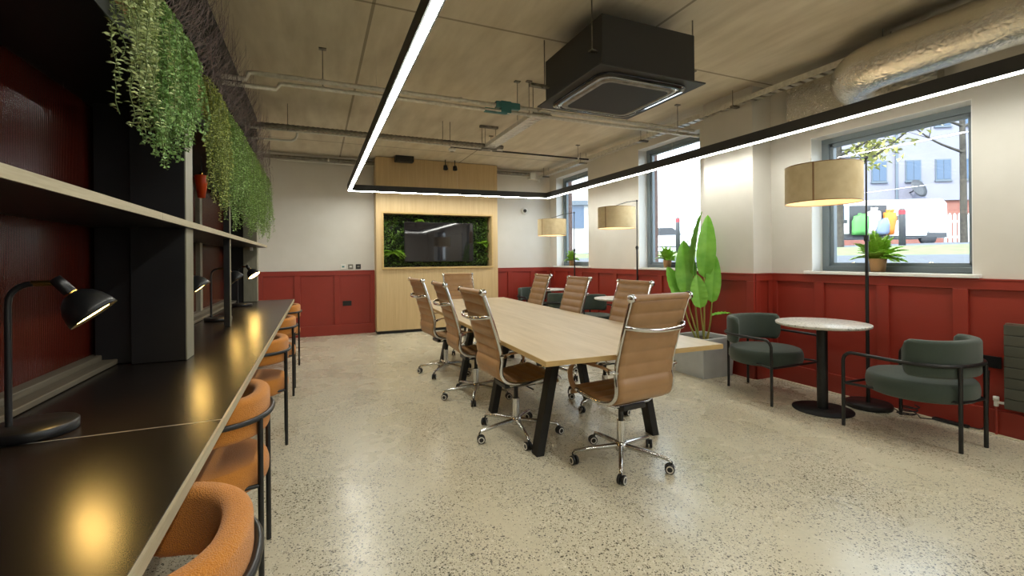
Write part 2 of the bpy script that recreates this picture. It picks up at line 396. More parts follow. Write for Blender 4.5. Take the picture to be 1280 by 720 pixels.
tag(obj('foliage_wall', b, M['wallgreen']), 'dense dark green artificial foliage filling the recess around the screen', 'plants', kind='stuff')
def fern_mesh(n, L, droop=.9, seed=1, w=.35, lift=(.5,1.25), hemi=None, leafw=.35):
    r = random.Random(seed); b = MB()
    for i in range(n):
        a = 2*pi*i/n + r.uniform(-.3,.3) if hemi is None else r.uniform(*hemi)
        el = r.uniform(*lift); l = L*r.uniform(.7,1.1); p = V((0,0,0)); d = V((cos(a)*cos(el), sin(a)*cos(el), sin(el))); k = 11; pts = [p.copy()]
        for q in range(k):
            p = p + d*(l/k); d = (d + V((0,0,-droop/k))).normalized(); pts.append(p.copy())
        b.tube(pts, .0016, 4, False)
        for q in range(2, k+1):
            dd = (pts[q]-pts[q-1]).normalized(); s = dd.cross(V((0,0,1))).normalized(); wl = l*w*sin(pi*(.12+.82*q/(k+1)))
            for sg in (-1,1):
                for off in (0,.5):
                    leaf_quad(b, pts[q]-dd*(l/k)*off, s*sg+dd*.45+V((0,0,r.uniform(-.1,.2))), V((0,0,1)), wl, wl*leafw)
    return b
for i, (x, z, lab) in enumerate(((1.27, 1.42, 'bright green fern at the lower left of the planted recess'), (2.98, 1.62, 'bright green fern at the right of the planted recess'), (1.75, 2.05, 'small bright fern above the television screen'))):
    b = fern_mesh(12, (.24,.17,.12)[i], 1.3, 20+i, .3, (-.2, .9), (pi*1.1, pi*1.9))
    o = obj('wall_fern', b, M['fern'], loc=(x, YB-.13, z)); tag(o, lab, 'plant', 'ferns in the plant wall')
t = thing('television', 'wide black flat screen television in the planted wall recess', 'television', (2.13, YB-.09, 1.275))
b = MB(); b.box(-.66, .66, -.105, -.06, 0, .735); obj('tv_case', b, M['satin_black'], t, .004)
b = MB(); b.box(-.65, .65, -.1075, -.105, .015, .725); obj('screen', b, M['screen'], t)
b = MB(); b.box(-.25, .25, -.06, .05, .22, .52); obj('wall_bracket', b, M['black'], t)

# back-wall fittings
for i, (x, c, lab) in enumerate(((.43, 'white_plastic', 'pale square call point plate, leftmost of the three small plates on the back wall'), (.555, 'galv_dull', 'grey square switch plate, middle of the three small plates on the back wall'), (.685, 'satin_black', 'black square switch plate, rightmost of the three small plates on the back wall'))):
    t = thing('wall_plate', lab, 'switch', (x, YB+.02, 1.20), 0, 'plates on the back wall')
    b = MB(); b.box(-.043, .043, -.012, 0, -.043, .043); obj('plate', b, M[c], t, .004)
    b = MB(); b.box(-.02, .02, -.017, -.012, -.012, .014); obj('button', b, M[('teal','white_plastic','galv_dull')[i]], t, .002)
def socket(lab, loc, rz):
    t = thing('wall_socket', lab, 'socket', loc, rz)
    b = MB(); b.box(-.075, .075, -.012, 0, -.043, .043); obj('plate', b, M['satin_black'], t, .003)
    for x in (-.036, .036):
        b = MB(); b.box(x-.005, x+.005, -.014, -.011, .008, .018); b.box(x-.013, x-.006, -.014, -.011, -.016, -.010); b.box(x+.006, x+.013, -.014, -.011, -.016, -.010); obj('pin_slots', b, M['matte_black'], t)
    return t
socket('black double wall socket on the red panelled back wall', (.49, YB+.014, .55), 0)
socket('black double wall socket on the red wall beside the radiator', (XR+.014, 1.72, .52), R(-90))
t = thing('dome_camera', 'small white dome security camera on the back wall above a floor lamp', 'camera', (3.98, YB+.02, 2.31))
mm = Matrix.Rotation(R(90), 4, 'X')
b = MB(); b.lathe([(.001,0),(.068,0),(.072,.03),(.060,.045),(.001,.05)], 24, m=mm); obj('mount', b, M['white_plastic'], t)
b = MB(); b.lathe([(.036,.045),(.034,.058),(.02,.072),(.001,.076)], 20, m=mm); obj('dome', b, M['mirror_black'], t)

# ------------------------------------------------------------------ linear LED light (one continuous U of profile)
LZ = 2.45; LX0, LX1, LY1, LY0 = .50, 4.08, 7.78, -2.2
t = thing('linear_light', 'long black suspended LED profile running in a rectangle under the ceiling', 'light', (2.3, 3, LZ))
def run(a, bb):
    p = MB(); p.bar(V(a)-V(t.location)+V((0,0,.055)), V(bb)-V(t.location)+V((0,0,.055)), .066, .10); obj('housing', p, M['ac_black'], t)
    A_, B_ = V(a)-V(t.location), V(bb)-V(t.location); u_ = (B_-A_).normalized(); s_ = V((-u_.y, u_.x, 0))*.021; n_ = max(1, round((B_-A_).length/.4)); p = MB()
    for k in range(n_):
        q0, q1 = A_.lerp(B_, k/n_), A_.lerp(B_, (k+1)/n_); z_, h_ = V((0,0,-.0005)), V((0,0,.005)); p.quad(q0-s_+z_, q0+s_+z_, q1+s_+z_, q1-s_+z_)   # lens: flat face down, low sides out
        p.quad(q0+s_+z_, q0+s_+z_+h_, q1+s_+z_+h_, q1+s_+z_); p.quad(q0-s_+z_, q1-s_+z_, q1-s_+z_+h_, q0-s_+z_+h_)
    obj('diffuser', p, M['strip'], t)
a_, b_, c_, d_ = (LX0, LY0, LZ), (LX0, LY1+.13, LZ), (LX1-.06, LY1-.12, LZ), (LX1, LY0, LZ)
run(a_, b_); run(b_, c_); run(c_, d_); run(d_, a_)
for x, y in ((LX0,6.6),(LX0,4.2),(LX0,1.8),(LX0,-1),(LX1-.04,6.6),(LX1-.02,4.4),(LX1-.01,.8),(2.3,7.78)):
    p = MB(); p.cyl(.0012, .10, ZC-LZ-.003, 5, (x-2.3, y-3, 0)); obj('suspension_wire', p, M['galv'], t)

# ------------------------------------------------------------------ left: shelving, counter
SY0, SY1 = -1.6, 6.64  # shelving, counter, plants and desk lamps: coordinates were scaled about the camera position
t = thing('shelving_unit', 'long black shelving unit with red fluted back panels along the left wall', 'shelving', (-1.0, 3, 0))
def L(b, x0, x1, y0, y1, z0, z1): return b.box(x0+1, x1+1, y0-3, y1-3, z0, z1)
CT = .806
yy = SY0
for u in [.31, 2.974, 5.05, 6.51]:
    b = MB(); L(b, -1.05, -1.027, yy+.045, u-.045, CT+.03, 2.089); obj('back_panel', b, M['fluted'], t)
    b = MB(); L(b, -1.05, -.99, u-.045, u+.045, CT+.002, 2.089); obj('mullion', b, M['post_edge' if u == 5.05 else 'black'], t, .003); yy = u
b = MB(); L(b, -1.05, -.974, SY0, 6.51, CT+.002, CT+.05); L(b, -.974, -.912, SY0, 6.51, CT+.002, CT+.026); obj('back_ledge', b, M['ledge'], t, .004)
for y0, y1, x1 in ((.27, .41, -.62), (2.805, 2.947, -.62), (4.09, 4.125, -.62)):
    b = MB(); L(b, -.845 if y1-y0 > .1 else x1-.04, x1, y0, y1, CT+.002, 2.089); (L(b, -1.0, -.845, y0+.045, y1, CT+.002, 2.089) if y1-y0 > .1 else None); o = obj('upright', b, M['black'], t, .002)
    b = MB(); L(b, x1, x1+.005, y0, y1, CT+.002, 2.089); obj('upright_edge', b, M['post_edge'], o)
b = MB(); L(b, -.84, -.69, 6.51, 6.64, CT+.002, 2.089); obj('end_post', b, M['post_edge'], t, .003)
b = MB(); L(b, -1.02, -.84, 6.56, 6.64, CT+.002, 2.089); obj('end_panel', b, M['black'], t)
b = MB(); L(b, -1.02, -.594, SY0, SY1+.02, 1.485, 1.515); o = obj('middle_shelf', b, M['black'], t)
for y0, y1 in ((SY0, 2.31), (2.312, SY1+.02)):
    b = MB(); L(b, -.594, -.587, y0, y1, 1.485, 1.515); obj('shelf_edge', b, M['ply'], o)
b = MB(); L(b, -1.05, -.600, SY0, SY1+.02, 2.089, 2.165); obj('top_shelf', b, M['black'], t, .002)
b = MB(); L(b, -1.05, -1.01, SY0, SY1, 2.165, ZC-.01); obj('back_upstand', b, M['matte_black'], t)
b = MB(); L(b, -1.01, -.69, SY0, SY1, 2.66, ZC-.01); obj('bulkhead', b, M['matte_black'], t)
t = thing('light_switch', 'small white switch on the end post of the shelving unit', 'switch', (-.75, 6.504, 1.475))
b = MB(); b.box(-.018, .018, -.012, .006, -.032, .032); obj('switch_plate', b, M['white_plastic'], t, .004)
b = MB(); b.box(-.009, .009, -.017, -.012, -.014, .014); obj('rocker', b, M['white_plastic'], t)

t = thing('work_counter', 'long dark brown counter with plywood edge along the left wall', 'counter', (-.75, 3, CT-.74))
for y0, y1 in ((SY0, 1.704), (1.707, 6.665)):
    b = MB(); b.box(-.30, .466, y0-3, y1-3, .711, .740); o = obj('worktop', b, M['counter'], t, .0015)
    b = MB(); b.box(.466, .473, y0-3, y1-3, .711, .740); obj('front_edge', b, M['ply'], o)
b = MB(); b.box(-.30, .466, 6.665-3, 6.671-3, .711, .740); obj('end_edge', b, M['ply'], t)
b = MB(); b.box(-.30, .466, 1.7045-3, 1.7065-3, .735, .7403); obj('seam_strip', b, M['galv'], t)
for y in (-1.4, 6.60):
    b = MB(); b.box(-.29, .10, y-3-.02, y-3+.02, -CT+.74, .711); obj('support_panel', b, M['matte_black'], t)
b = MB(); b.box(-.30, -.26, SY0-3, 6.6-3, -CT+.74, .711); obj('modesty_panel', b, M['matte_black'], t)

# planter boxes, hanging plants, dark grasses
boxes = [(1.01, 2.07), (2.14, 3.20), (3.27, 4.34), (4.41, 5.47), (5.54, 6.60)]
bl = ['wooden trough on the top shelf above the nearest desk lamp', 'wooden trough on the top shelf behind the mid green trailing plant', 'wooden trough on the top shelf behind the olive trailing plant', 'wooden trough on the top shelf behind the deep green trailing plant', 'wooden trough on the top shelf at the far end near the back wall']
for i, (y0, y1) in enumerate(boxes):
    t = thing('planter_box', bl[i], 'planter', (-.765, (y0+y1)/2, 2.166), 0, 'wooden troughs on the top shelf')
    h = (y1-y0)/2; b = MB(); b.box(.135, .155, -h, h, 0, .185); b.box(-.155, -.135, -h, h, 0, .185); b.box(-.135, .135, -h, -h+.02, 0, .185); b.box(-.135, .135, h-.02, h, 0, .185); b.box(-.135, .135, -h+.02, h-.02, 0, .02)
    obj('trough', b, M['box_wood'], t, .003)
    b = MB(); b.box(-.135, .135, -h+.02, h-.02, .02, .165); obj('soil', b, M['soil'], t)
def grass(y, seed, lab, n=190):
    r = random.Random(seed); b = MB()
    for i in range(n):
        a = r.uniform(0, 2*pi); el = r.uniform(.35, 1.5); l = r.uniform(.5, .95); p = V((r.uniform(-.05,.05), r.uniform(-.25,.25), 0))
        d = V((cos(a)*cos(el)*.8+.12, sin(a)*cos(el)*.5, sin(el))); pts = [p.copy()]; k = 7; dr = r.uniform(.4, 1.9)
        for q in range(k):
            p = p + d*(l/k); d = (d + V((.03,0,-dr/k))).normalized()
            p.z = min(p.z, .79); p.x = min(.24, max(p.x, .06 if p.z > .33 else -.24)); pts.append(p.copy())
        w = r.uniform(.0017, .0034)
        for q in range(k):
            s = (pts[q+1]-pts[q]).cross(V((r.random()-.5, r.random()-.5, 1))).normalized(); w0, w1 = w*(1-q/k)+.0005, w*(1-(q+1)/k)+.0005
            b.add([pts[q]-s*w0, pts[q]+s*w0, pts[q+1]+s*w1, pts[q+1]-s*w1], [(0,1,2,3)], True)
    o = obj('dark_grass', b, M['darkgrass'], loc=(-.765, y, 2.335)); tag(o, lab, 'plant', 'dark grasses above the shelving')
gl_ = ['wispy dark purple grass tuft nearest the camera above the pale string plant', 'wispy dark purple grass tuft above the mid green trailing plant', 'wispy dark purple grass tuft beyond the first bare trough end', 'wispy dark purple grass tuft above the olive trailing plant', 'wispy dark purple grass tuft above the deep green trailing plant', 'wispy dark purple grass tuft third from the back wall', 'wispy dark purple grass tuft second from the back wall', 'wispy dark purple grass tuft nearest the back wall']
for i, y in enumerate((1.75, 2.42, 2.95, 3.55, 4.1, 4.75, 5.4, 6.25)): grass(y, 40+i, gl_[i])
def trail(name, lab, y0, y1, bunches, per, step, L_, W_, mt, seed, curly=.012, grav=.5, xo=-.572):
    """bunches: (place 0..1 along the trough, lowest z, half width) - each a cascade of strands that narrows to its tip"""
    r = random.Random(seed); ZT = 2.335; t = thing(name, lab, 'plant', (-.70, (y0+y1)/2, ZT), 0, 'trailing plants on the top shelf'); ym = (y0+y1)/2
    bs = MB(); bl_ = MB()
    for u, zt, hw in bunches:
        yc = y0+(y1-y0)*u-ym
        for i in range(per):
            g = r.gauss(0, .45); g = max(-1, min(1, g)); y = yc + g*hw; end = zt + (ZT-zt)*(.05+.42*abs(g)+.28*r.random()**2) - ZT
            xe = (xo + r.uniform(-.04, .05)) + .70; pts = [V((r.uniform(-.04,.05), y*.9, -.01)), V((xe*.65, y*.95, r.uniform(.02,.07))), V((xe, y, -.04))]
            z = -.04; x = xe; yv = y; ph = r.uniform(0, 6)
            while z > end:
                z -= .045; x += r.uniform(-curly, curly) + .004*sin(ph+z*9); yv += r.uniform(-curly, curly) - (yv-yc)*.025; x = max(x, .095); pts.append(V((x, yv, z)))
            pts = smooth_path(pts, 2); bs.tube(pts, .0013, 4, False); acc = 0
            for q in range(1, len(pts)):
                d = pts[q]-pts[q-1]; acc += d.length
                while acc > step:
                    acc -= step; p = pts[q] - d*(acc/max(d.length,1e-4))
                    for sg in (1, -1):
                        o_ = V((r.uniform(-1,1), r.uniform(-1,1), -grav*r.random()+.2)).normalized()
                        leaf_quad(bl_, p, o_, V((r.uniform(-1,1), r.uniform(-1,1), .6)), L_*r.uniform(.6,1.15), W_*r.uniform(.7,1.1))
    obj('stems', bs, M['stem'], t); obj('leaves', bl_, mt, t)
trail('trailing_plant', 'pale yellow green string plant hanging nearest the camera from the shelf', 1.83, 2.12, [(.08,1.74,.05),(.35,1.98,.06),(.6,1.86,.06),(.88,1.70,.05)], 9, .014, .024, .009, M['string'], 1, .013, .3)
trail('trailing_plant', 'mid green round leaved plant hanging beside the pale string plant', 2.12, 2.66, [(.06,1.68,.08),(.28,1.82,.09),(.5,1.70,.10),(.75,1.80,.11),(.98,1.82,.13)], 24, .012, .017, .016, M['maiden'], 2, .012, .6)
trail('trailing_plant', 'olive green trailing plant hanging in front of the second trough', 3.14, 3.56, [(.05,1.95,.06),(.35,1.60,.07),(.65,1.76,.08),(.95,1.56,.08)], 20, .012, .018, .011, M['olive'], 3, .01, .6)
trail('trailing_plant', 'deep green trailing plant hanging mid way along the shelving', 3.64, 4.25, [(.1,1.62,.10),(.4,1.50,.10),(.7,1.70,.12),(.95,1.54,.10)], 22, .014, .02, .012, M['ivy'], 4, .012, .6)
trail('trailing_plant', 'feathery green plant hanging second from the back wall', 4.38, 5.25, [(.08,1.66,.12),(.33,1.50,.13),(.6,1.66,.13),(.88,1.50,.13)], 24, .015, .03, .006, M['feather'], 5, .01, .8)
trail('trailing_plant', 'feathery green plant hanging at the far end by the back wall', 5.40, 6.5, [(.08,1.58,.14),(.33,1.68,.15),(.6,1.50,.15),(.88,1.58,.15)], 24, .015, .03, .006, M['feather'], 6, .01, .8)
t = thing('pendant_shade', 'small tapered bright orange glass shade hanging above the middle shelf', 'lamp', (-.78, 4.0, 2.089))
b = MB(); b.cyl(.003, -.12, 0, 8); obj('cord', b, M['matte_black'], t)
b = MB(); b.lathe([(.001,-.14),(.040,-.14),(.044,-.148),(.024,-.305),(.019,-.305),(.038,-.15),(.001,-.147)], 28); obj('shade', b, M['orange_glass'], t)
b = MB(); b.lathe([(.010,-.14),(.011,-.12),(.006,-.11)], 12); obj('brass_cap', b, M['brass'], t)

# desk lamps
def desk_lamp():
    t = thing('desk_lamp', 'x', 'lamp', (0,0,0), 0, 'black desk lamps on the counter')
    b = MB(); b.lathe([(.001,0),(.112,0),(.115,.004),(.115,.026),(.111,.030),(.001,.030)], 40, (.02,0,0), sx=.9, sy=.9); obj('base', b, M['satin_black'], t)
    path = [(-.03,0,.028),(-.03,0,.2),(-.03,0,.375)] + [(-.03+.055*(1-cos(a)), 0, .388+.055*sin(a)) for a in [i*pi/12 for i in range(1,7)]]
    b = MB(); b.tube(path, .0085, 12); obj('stem', b, M['satin_black'], t)
    b = MB(); b.tube([(.02,0,.443),(.078,0,.443)], .0085, 12); obj('sleeve', b, M['brass'], t)
    mt_ = Matrix.Translation((.084,0,.440)) @ Matrix.Rotation(R(-38), 4, 'Y') @ Matrix.Scale(.76, 4)
    b = MB(); b.lathe([(.001,.03),(.02,.028),(.022,.0),(.022,-.045),(.018,-.05)], 24, m=mt_); obj('lamp_holder', b, M['satin_black'], t)
    b = MB(); b.lathe([(.0235,-.047),(.0235,-.054)], 24, m=mt_); obj('brass_ring', b, M['brass'], t)
    prof = [(.018,-.05),(.035,-.056),(.058,-.075),(.076,-.105),(.086,-.14),(.089,-.165),(.087,-.165),(.083,-.14),(.073,-.107),(.055,-.079),(.03,-.06),(.015,-.055)]
    b = MB(); b.lathe(prof, 36, m=mt_, close=False); h = obj('lamp_shade', b, M['satin_black'], t)
    b = MB(); b.lathe([(.001,-.156),(.083,-.156),(.083,-.152)], 28, m=mt_, close=False); obj('bulb', b, M['warm_bulb'], h)
    return t
dl = desk_lamp(); dl.location = (-.797, 1.797, CT+.001); dl.rotation_euler = (0,0,R(6))
dl['label'] = 'black desk lamp nearest the camera, in front of the first upright'
for y, lab in ((3.19, 'black desk lamp half hidden behind the first upright'), (4.56, 'black desk lamp third from the camera, between the uprights'), (5.93, 'black desk lamp furthest from the camera, by the end post')):
    dup(dl, (-.797, y, CT+.001), R(2 if y < 5 else -22), lab)

# ------------------------------------------------------------------ hoop chairs (orange stools and green lounge chairs)
def rrect(hw, hh, r, n=5):
    pts = []
    for cx, cy, a0 in ((hw-r, hh-r, 0), (-hw+r, hh-r, pi/2), (-hw+r, -hh+r, pi), (hw-r, -hh+r, 1.5*pi)):
        for i in range(n+1):
            a = a0 + pi/2*i/n; pts.append((cx+r*cos(a), cy+r*sin(a)))
    return pts
def hoop_chair(name, cat, group, mt, W, yf, yb, rearw, hoop, seat0, seat1, pz0, pz1, pth, seat_rx, seat_ry, sweep, rt=.011):
    t = thing(name, 'x', cat, (0,0,0), 0, group)
    r = .07
    def arc(a):   # plan of the hoop behind y=0 (half superellipse)
        ca, sa = cos(a), sin(a); e = .85
        return V((W*math.copysign(abs(ca)**e, ca), -abs(yb)*abs(sa)**e, 0))
    side = [V((W, yf, hoop-r)), V((W, yf-r*.29, hoop-r*.29)), V((W, yf-r, hoop)), V((W, yf*.45, hoop)), V((W, .02, hoop))]
    back = [arc(pi*i/24)+V((0,0,hoop)) for i in range(1,24)]
    other = [V((-p.x, p.y, p.z)) for p in reversed(side)]
    fine = []
    for c, seg_ in ((side[:3], 0),):
        for i in range(9):
            a = pi/2*i/8; fine.append(V((W, yf-r+r*cos(a), hoop-r+r*sin(a))))
    path = fine + side[3:] + back + [V((-p.x, p.y, p.z)) for p in reversed(side[3:])] + [V((-p.x, p.y, p.z)) for p in reversed(fine)]
    b = MB(); b.tube(path, rt, 12); obj('hoop_rail', b, M['satin_black'], t)
    for sx in (1,-1):
        b = MB(); b.tube([(W*sx, yf, 0), (W*sx, yf, hoop-r)], rt, 12); obj('leg', b, M['satin_black'], t)
        p = min((arc(pi*i/200) for i in range(201)), key=lambda q: abs(q.x-rearw*sx)+(0 if q.y < 0 else 9))
        b = MB(); b.tube([(p.x, p.y-.004, 0), (p.x, p.y-.004, hoop)], rt, 12); obj('leg', b, M['satin_black'], t)
        rear = p
    b = MB(); zz = seat0+.03
    b.tube([(-W, yf, zz), (W, yf, zz)], rt*.8, 8); b.tube([(-rearw, rear.y, zz), (rearw, rear.y, zz)], rt*.8, 8)
    for sx in (1,-1): b.tube([(W*sx, yf, zz), (rearw*sx, rear.y, zz)], rt*.8, 8)
    obj('seat_frame', b, M['satin_black'], t)
    h = (seat1-seat0); prof = [(.001, seat0)]; 
    for i in range(9):
        a = -pi/2 + pi*i/8; prof.append((1-.09+.09*cos(a), seat0+h/2+h/2*sin(a)*.92))
    prof += [(.6, seat1-.001), (.001, seat1+.004)]
    b = MB(); b.lathe(prof, 48, (0, .01, 0), sx=seat_rx, sy=seat_ry); obj('seat', b, mt, t)
    # curved back pad
    sec = rrect(pth/2, (pz1-pz0)/2, min(pth/2*.8, (pz1-pz0)/2*.6), 6); zc = (pz0+pz1)/2; rings = []
    N = 40; ins = pth/2 + rt*.9
    for i in range(N+1):
        u = -1 + 2*i/N; a = pi/2 + u*sweep
        def pl(a):
            if a < 0: q = V((W, -a*W*.9, 0))
            elif a > pi: q = V((-W, (a-pi)*W*.9, 0))
            else: q = arc(a)
            return q
        p = pl(a); q = (pl(a+.03)-pl(a-.03)).normalized(); nrm = V((q.y, -q.x, 0))
        c = V((0, .0, 0)) - p
        if nrm.dot(c) < 0: nrm = -nrm
        e = max(0, 1-((1-abs(u))/.13)) if abs(u) > .87 else 0
        s = max(.05, math.sqrt(max(0, 1-e*e))); s2 = .35+.65*s
        ce = p + nrm*ins + V((0,0,zc))
        rings.append([ce + nrm*x*s + V((0,0,z*s2)) for x, z in sec])
    b = MB(); b.loft(rings); obj('back_pad', b, mt, t)
    return t
oc = hoop_chair('dining_chair', 'chair', 'orange chairs at the counter', M['orange'], .262, .27, .265, .155, .668, .362, .485, .590, .757, .064, .262, .262, R(92))
ocl = ['orange boucle armchair nearest the camera, cut off at the bottom edge', 'orange boucle armchair second from the camera at the counter', 'orange boucle armchair in the middle of the five at the counter', 'orange boucle armchair fourth from the camera at the counter', 'orange boucle armchair furthest from the camera at the counter end']
for i, (y, rz) in enumerate(((1.15, 91), (2.28, 90), (3.76, 94), (5.06, 90), (6.46, 92))):
    o = oc if i == 0 else copy_tree(oc); o.location = (-.39 if i == 0 else -.452, y, 0); o.rotation_euler = (0,0,R(rz)); o['label'] = ocl[i]
gc = hoop_chair('lounge_chair', 'chair', 'green lounge chairs by the window wall', M['green'], 0.335, .33, .31, .138, .572, .300, .448, .480, .735, .066, .325, .315, R(84), .0125)
gcl = ['dark green lounge chair between the plant tub and the near round table', 'dark green lounge chair nearest the camera beside the radiator', 'dark green lounge chair behind the broad leaved plant at the middle round table', 'dark green lounge chair on the far side of the middle round table', 'dark green lounge chair on the near side of the far round table', 'dark green lounge chair in the far corner by the back wall']
for i, (x, y, rz) in enumerate(((3.985, 3.10, 180), (4.06, 1.885, -4), (3.95, 4.72, 0), (3.93, 6.02, 178), (3.90, 6.95, 4), (3.98, 8.16, 182))):
    o = gc if i == 0 else copy_tree(gc); o.location = (x, y, 0); o.rotation_euler = (0,0,R(rz)); o['label'] = gcl[i]
# round tables
def rtable():
    t = thing('round_table', 'x', 'table', (0,0,0), 0, 'round tables by the window wall')
    b = MB(); b.lathe([(.001,.722),(.333,.722),(.345,.728),(.347,.742),(.344,.746),(.001,.746)], 64); obj('tabletop', b, M['terrazzo'], t)
    b = MB(); b.lathe([(.001,.714),(.12,.714),(.12,.722),(.001,.722)], 24); b.cyl(.041, .012, .716, 28); obj('pedestal', b, M['satin_black'], t)
    b = MB(); b.lathe([(.001,0),(.222,0),(.225,.004),(.225,.010),(.05,.016),(.001,.016)], 56); obj('base', b, M['matte_black'], t)
    return t
rt_ = rtable()
for i, (x, y, lab) in enumerate(((3.965, 2.535, 'round speckled terrazzo table nearest the camera on a black pedestal'), (3.95, 5.36, 'round terrazzo table in the middle, seen behind the office chairs'), (4.0, 7.58, 'round terrazzo table furthest away in the far corner'))):
    o = rt_ if i == 0 else copy_tree(rt_); o.location = (x, y, 0); o['label'] = lab

# ------------------------------------------------------------------ floor lamps
def floor_lamp(loc, tgt, lab, zs=1.737, ze=2.035, top=2.165):
    t = thing('floor_lamp', lab, 'lamp', loc, 0, 'floor lamps with drum shades'); dx, dy = tgt[0]-loc[0], tgt[1]-loc[1]
    b = MB(); b.lathe([(.001,0),(.165,0),(.17,.008),(.17,.035),(.165,.042),(.001,.042)], 44); obj('base', b, M['satin_black'], t)
    b = MB(); b.tube([(0,0,.04),(.0,0,.1),(-.005,0,1.46)], [.016,.0145,.0125], 12); obj('lower_pole', b, M['satin_black'], t)
    b = MB(); b.tube([(-.005,0,1.44),(-.005,0,1.49)], .019, 12); b.tube([(-.03,0,1.465),(.02,0,1.465)], .008, 8); obj('pole_joint', b, M['satin_black'], t)
    b = MB(); b.tube([(-.005,0,1.48),(.0,0,top)], .0075, 10); obj('upper_pole', b, M['satin_black'], t)
    b = MB(); b.sphere(.016, (0,0,top)); b.tube([(0,0,top),(dx*.5,dy*.5,top-.035),(dx,dy,ze+.03)], .006, 8); b.tube([(dx,dy,ze+.032),(dx,dy,ze-.10)], .006, 8); obj('arm', b, M['satin_black'], t)
    r = .262
    b = MB(); b.lathe([(r,zs),(r,ze)], 56, (dx,dy,0), close=False); b.lathe([(r-.003,ze),(r-.003,zs)], 56, (dx,dy,0), close=False); sh = obj('lamp_shade', b, M['shade'], t)
    b = MB(); b.lathe([(r-.004,ze-.003),(r-.004,zs+.003)], 56, (dx,dy,0), close=False); obj('shade_lining', b, M['shade_in'], sh)
    b = MB(); b.lathe([(r+.001,zs),(r+.001,zs+.006),(r-.006,zs+.006),(r-.006,zs)], 56, (dx,dy,0), close=False); b.lathe([(r+.001,ze-.006),(r+.001,ze),(r-.006,ze)], 56, (dx,dy,0), close=False); obj('shade_hem', b, M['tan_dark'], sh)
    cam = V((0,0,0)); a = math.atan2(-.35-dy*0, -1.0)
    b = MB(); mt_ = Matrix.Translation((dx,dy,0)) @ Matrix.Rotation(a, 4, 'Z'); b.box(r, r+.002, -.006, .006, zs, ze, mt_); obj('seam', b, M['tan_dark'], sh)
    b = MB(); b.sphere(.05, (dx,dy,ze-.15)); obj('bulb', b, M['shade_bulb'], t)
    b = MB()
    for q in range(3):
        aa = q*2*pi/3; b.tube([(dx,dy,ze-.02),(dx+cos(aa)*(r-.004),dy+sin(aa)*(r-.004),ze-.02)], .003, 6)
    obj('spider', b, M['satin_black'], t)
floor_lamp((4.395, 2.42, 0), (3.735, 2.372), 'black floor lamp with tan drum shade in front of the near window')
floor_lamp((4.40, 5.51, 0), (3.95, 5.40), 'black floor lamp with tan drum shade beside the middle window')
floor_lamp((4.40, 7.31, 0), (4.00, 7.44), 'black floor lamp with tan drum shade in the far corner')

# ------------------------------------------------------------------ conference table
tb = thing('conference_table', 'long pale oak meeting table with splayed black steel legs', 'table', (1.806, 2.23, 0), R(-1.75))
for y0, y1 in ((0, 4.13),):
    b = MB(); b.box(-.64, .64, y0, y1, .712, .740); o = obj('tabletop', b, M['oak'], tb, .002)
e = .005; b = MB(); b.box(-.64-e, -.64, -e, 4.13+e, .710, .7395); b.box(.64, .64+e, -e, 4.13+e, .710, .7395); b.box(-.64, .64, -e, 0, .710, .7395); b.box(-.64, .64, 4.13, 4.13+e, .710, .7395); obj('edge_band', b, M['oak_edge'], o)
b = MB(); b.box(-.001, .001, .0, 4.13, .735, .7402); obj('top_seam', b, M['oak_edge'], o)
for y in (.50, 1.42, 2.43, 3.38):
    for sx in (-1, 1):
        b = MB(); w = .09
        top, bot = V((sx*.33, y, .690)), V((sx*.47, y, 0)); hw = .028
        vs = [V((top.x+dx, y+dy, .690)) for dx in (-hw,hw) for dy in (-w/2,w/2)] + [V((bot.x+dx, y+dy, 0)) for dx in (-hw,hw) for dy in (-w/2,w/2)]
        b.add(vs, [(0,1,3,2),(4,6,7,5),(0,4,5,1),(2,3,7,6),(0,2,6,4),(1,5,7,3)]); obj('leg', b, M['matte_black'], tb, .003)
    b = MB(); b.box(-.37, .37, y-.04, y+.04, .685, .710); obj('cross_beam', b, M['matte_black'], tb)
b = MB(); b.box(-.03, .03, .3, 3.8, .660, .700); obj('spine_beam', b, M['matte_black'], tb)

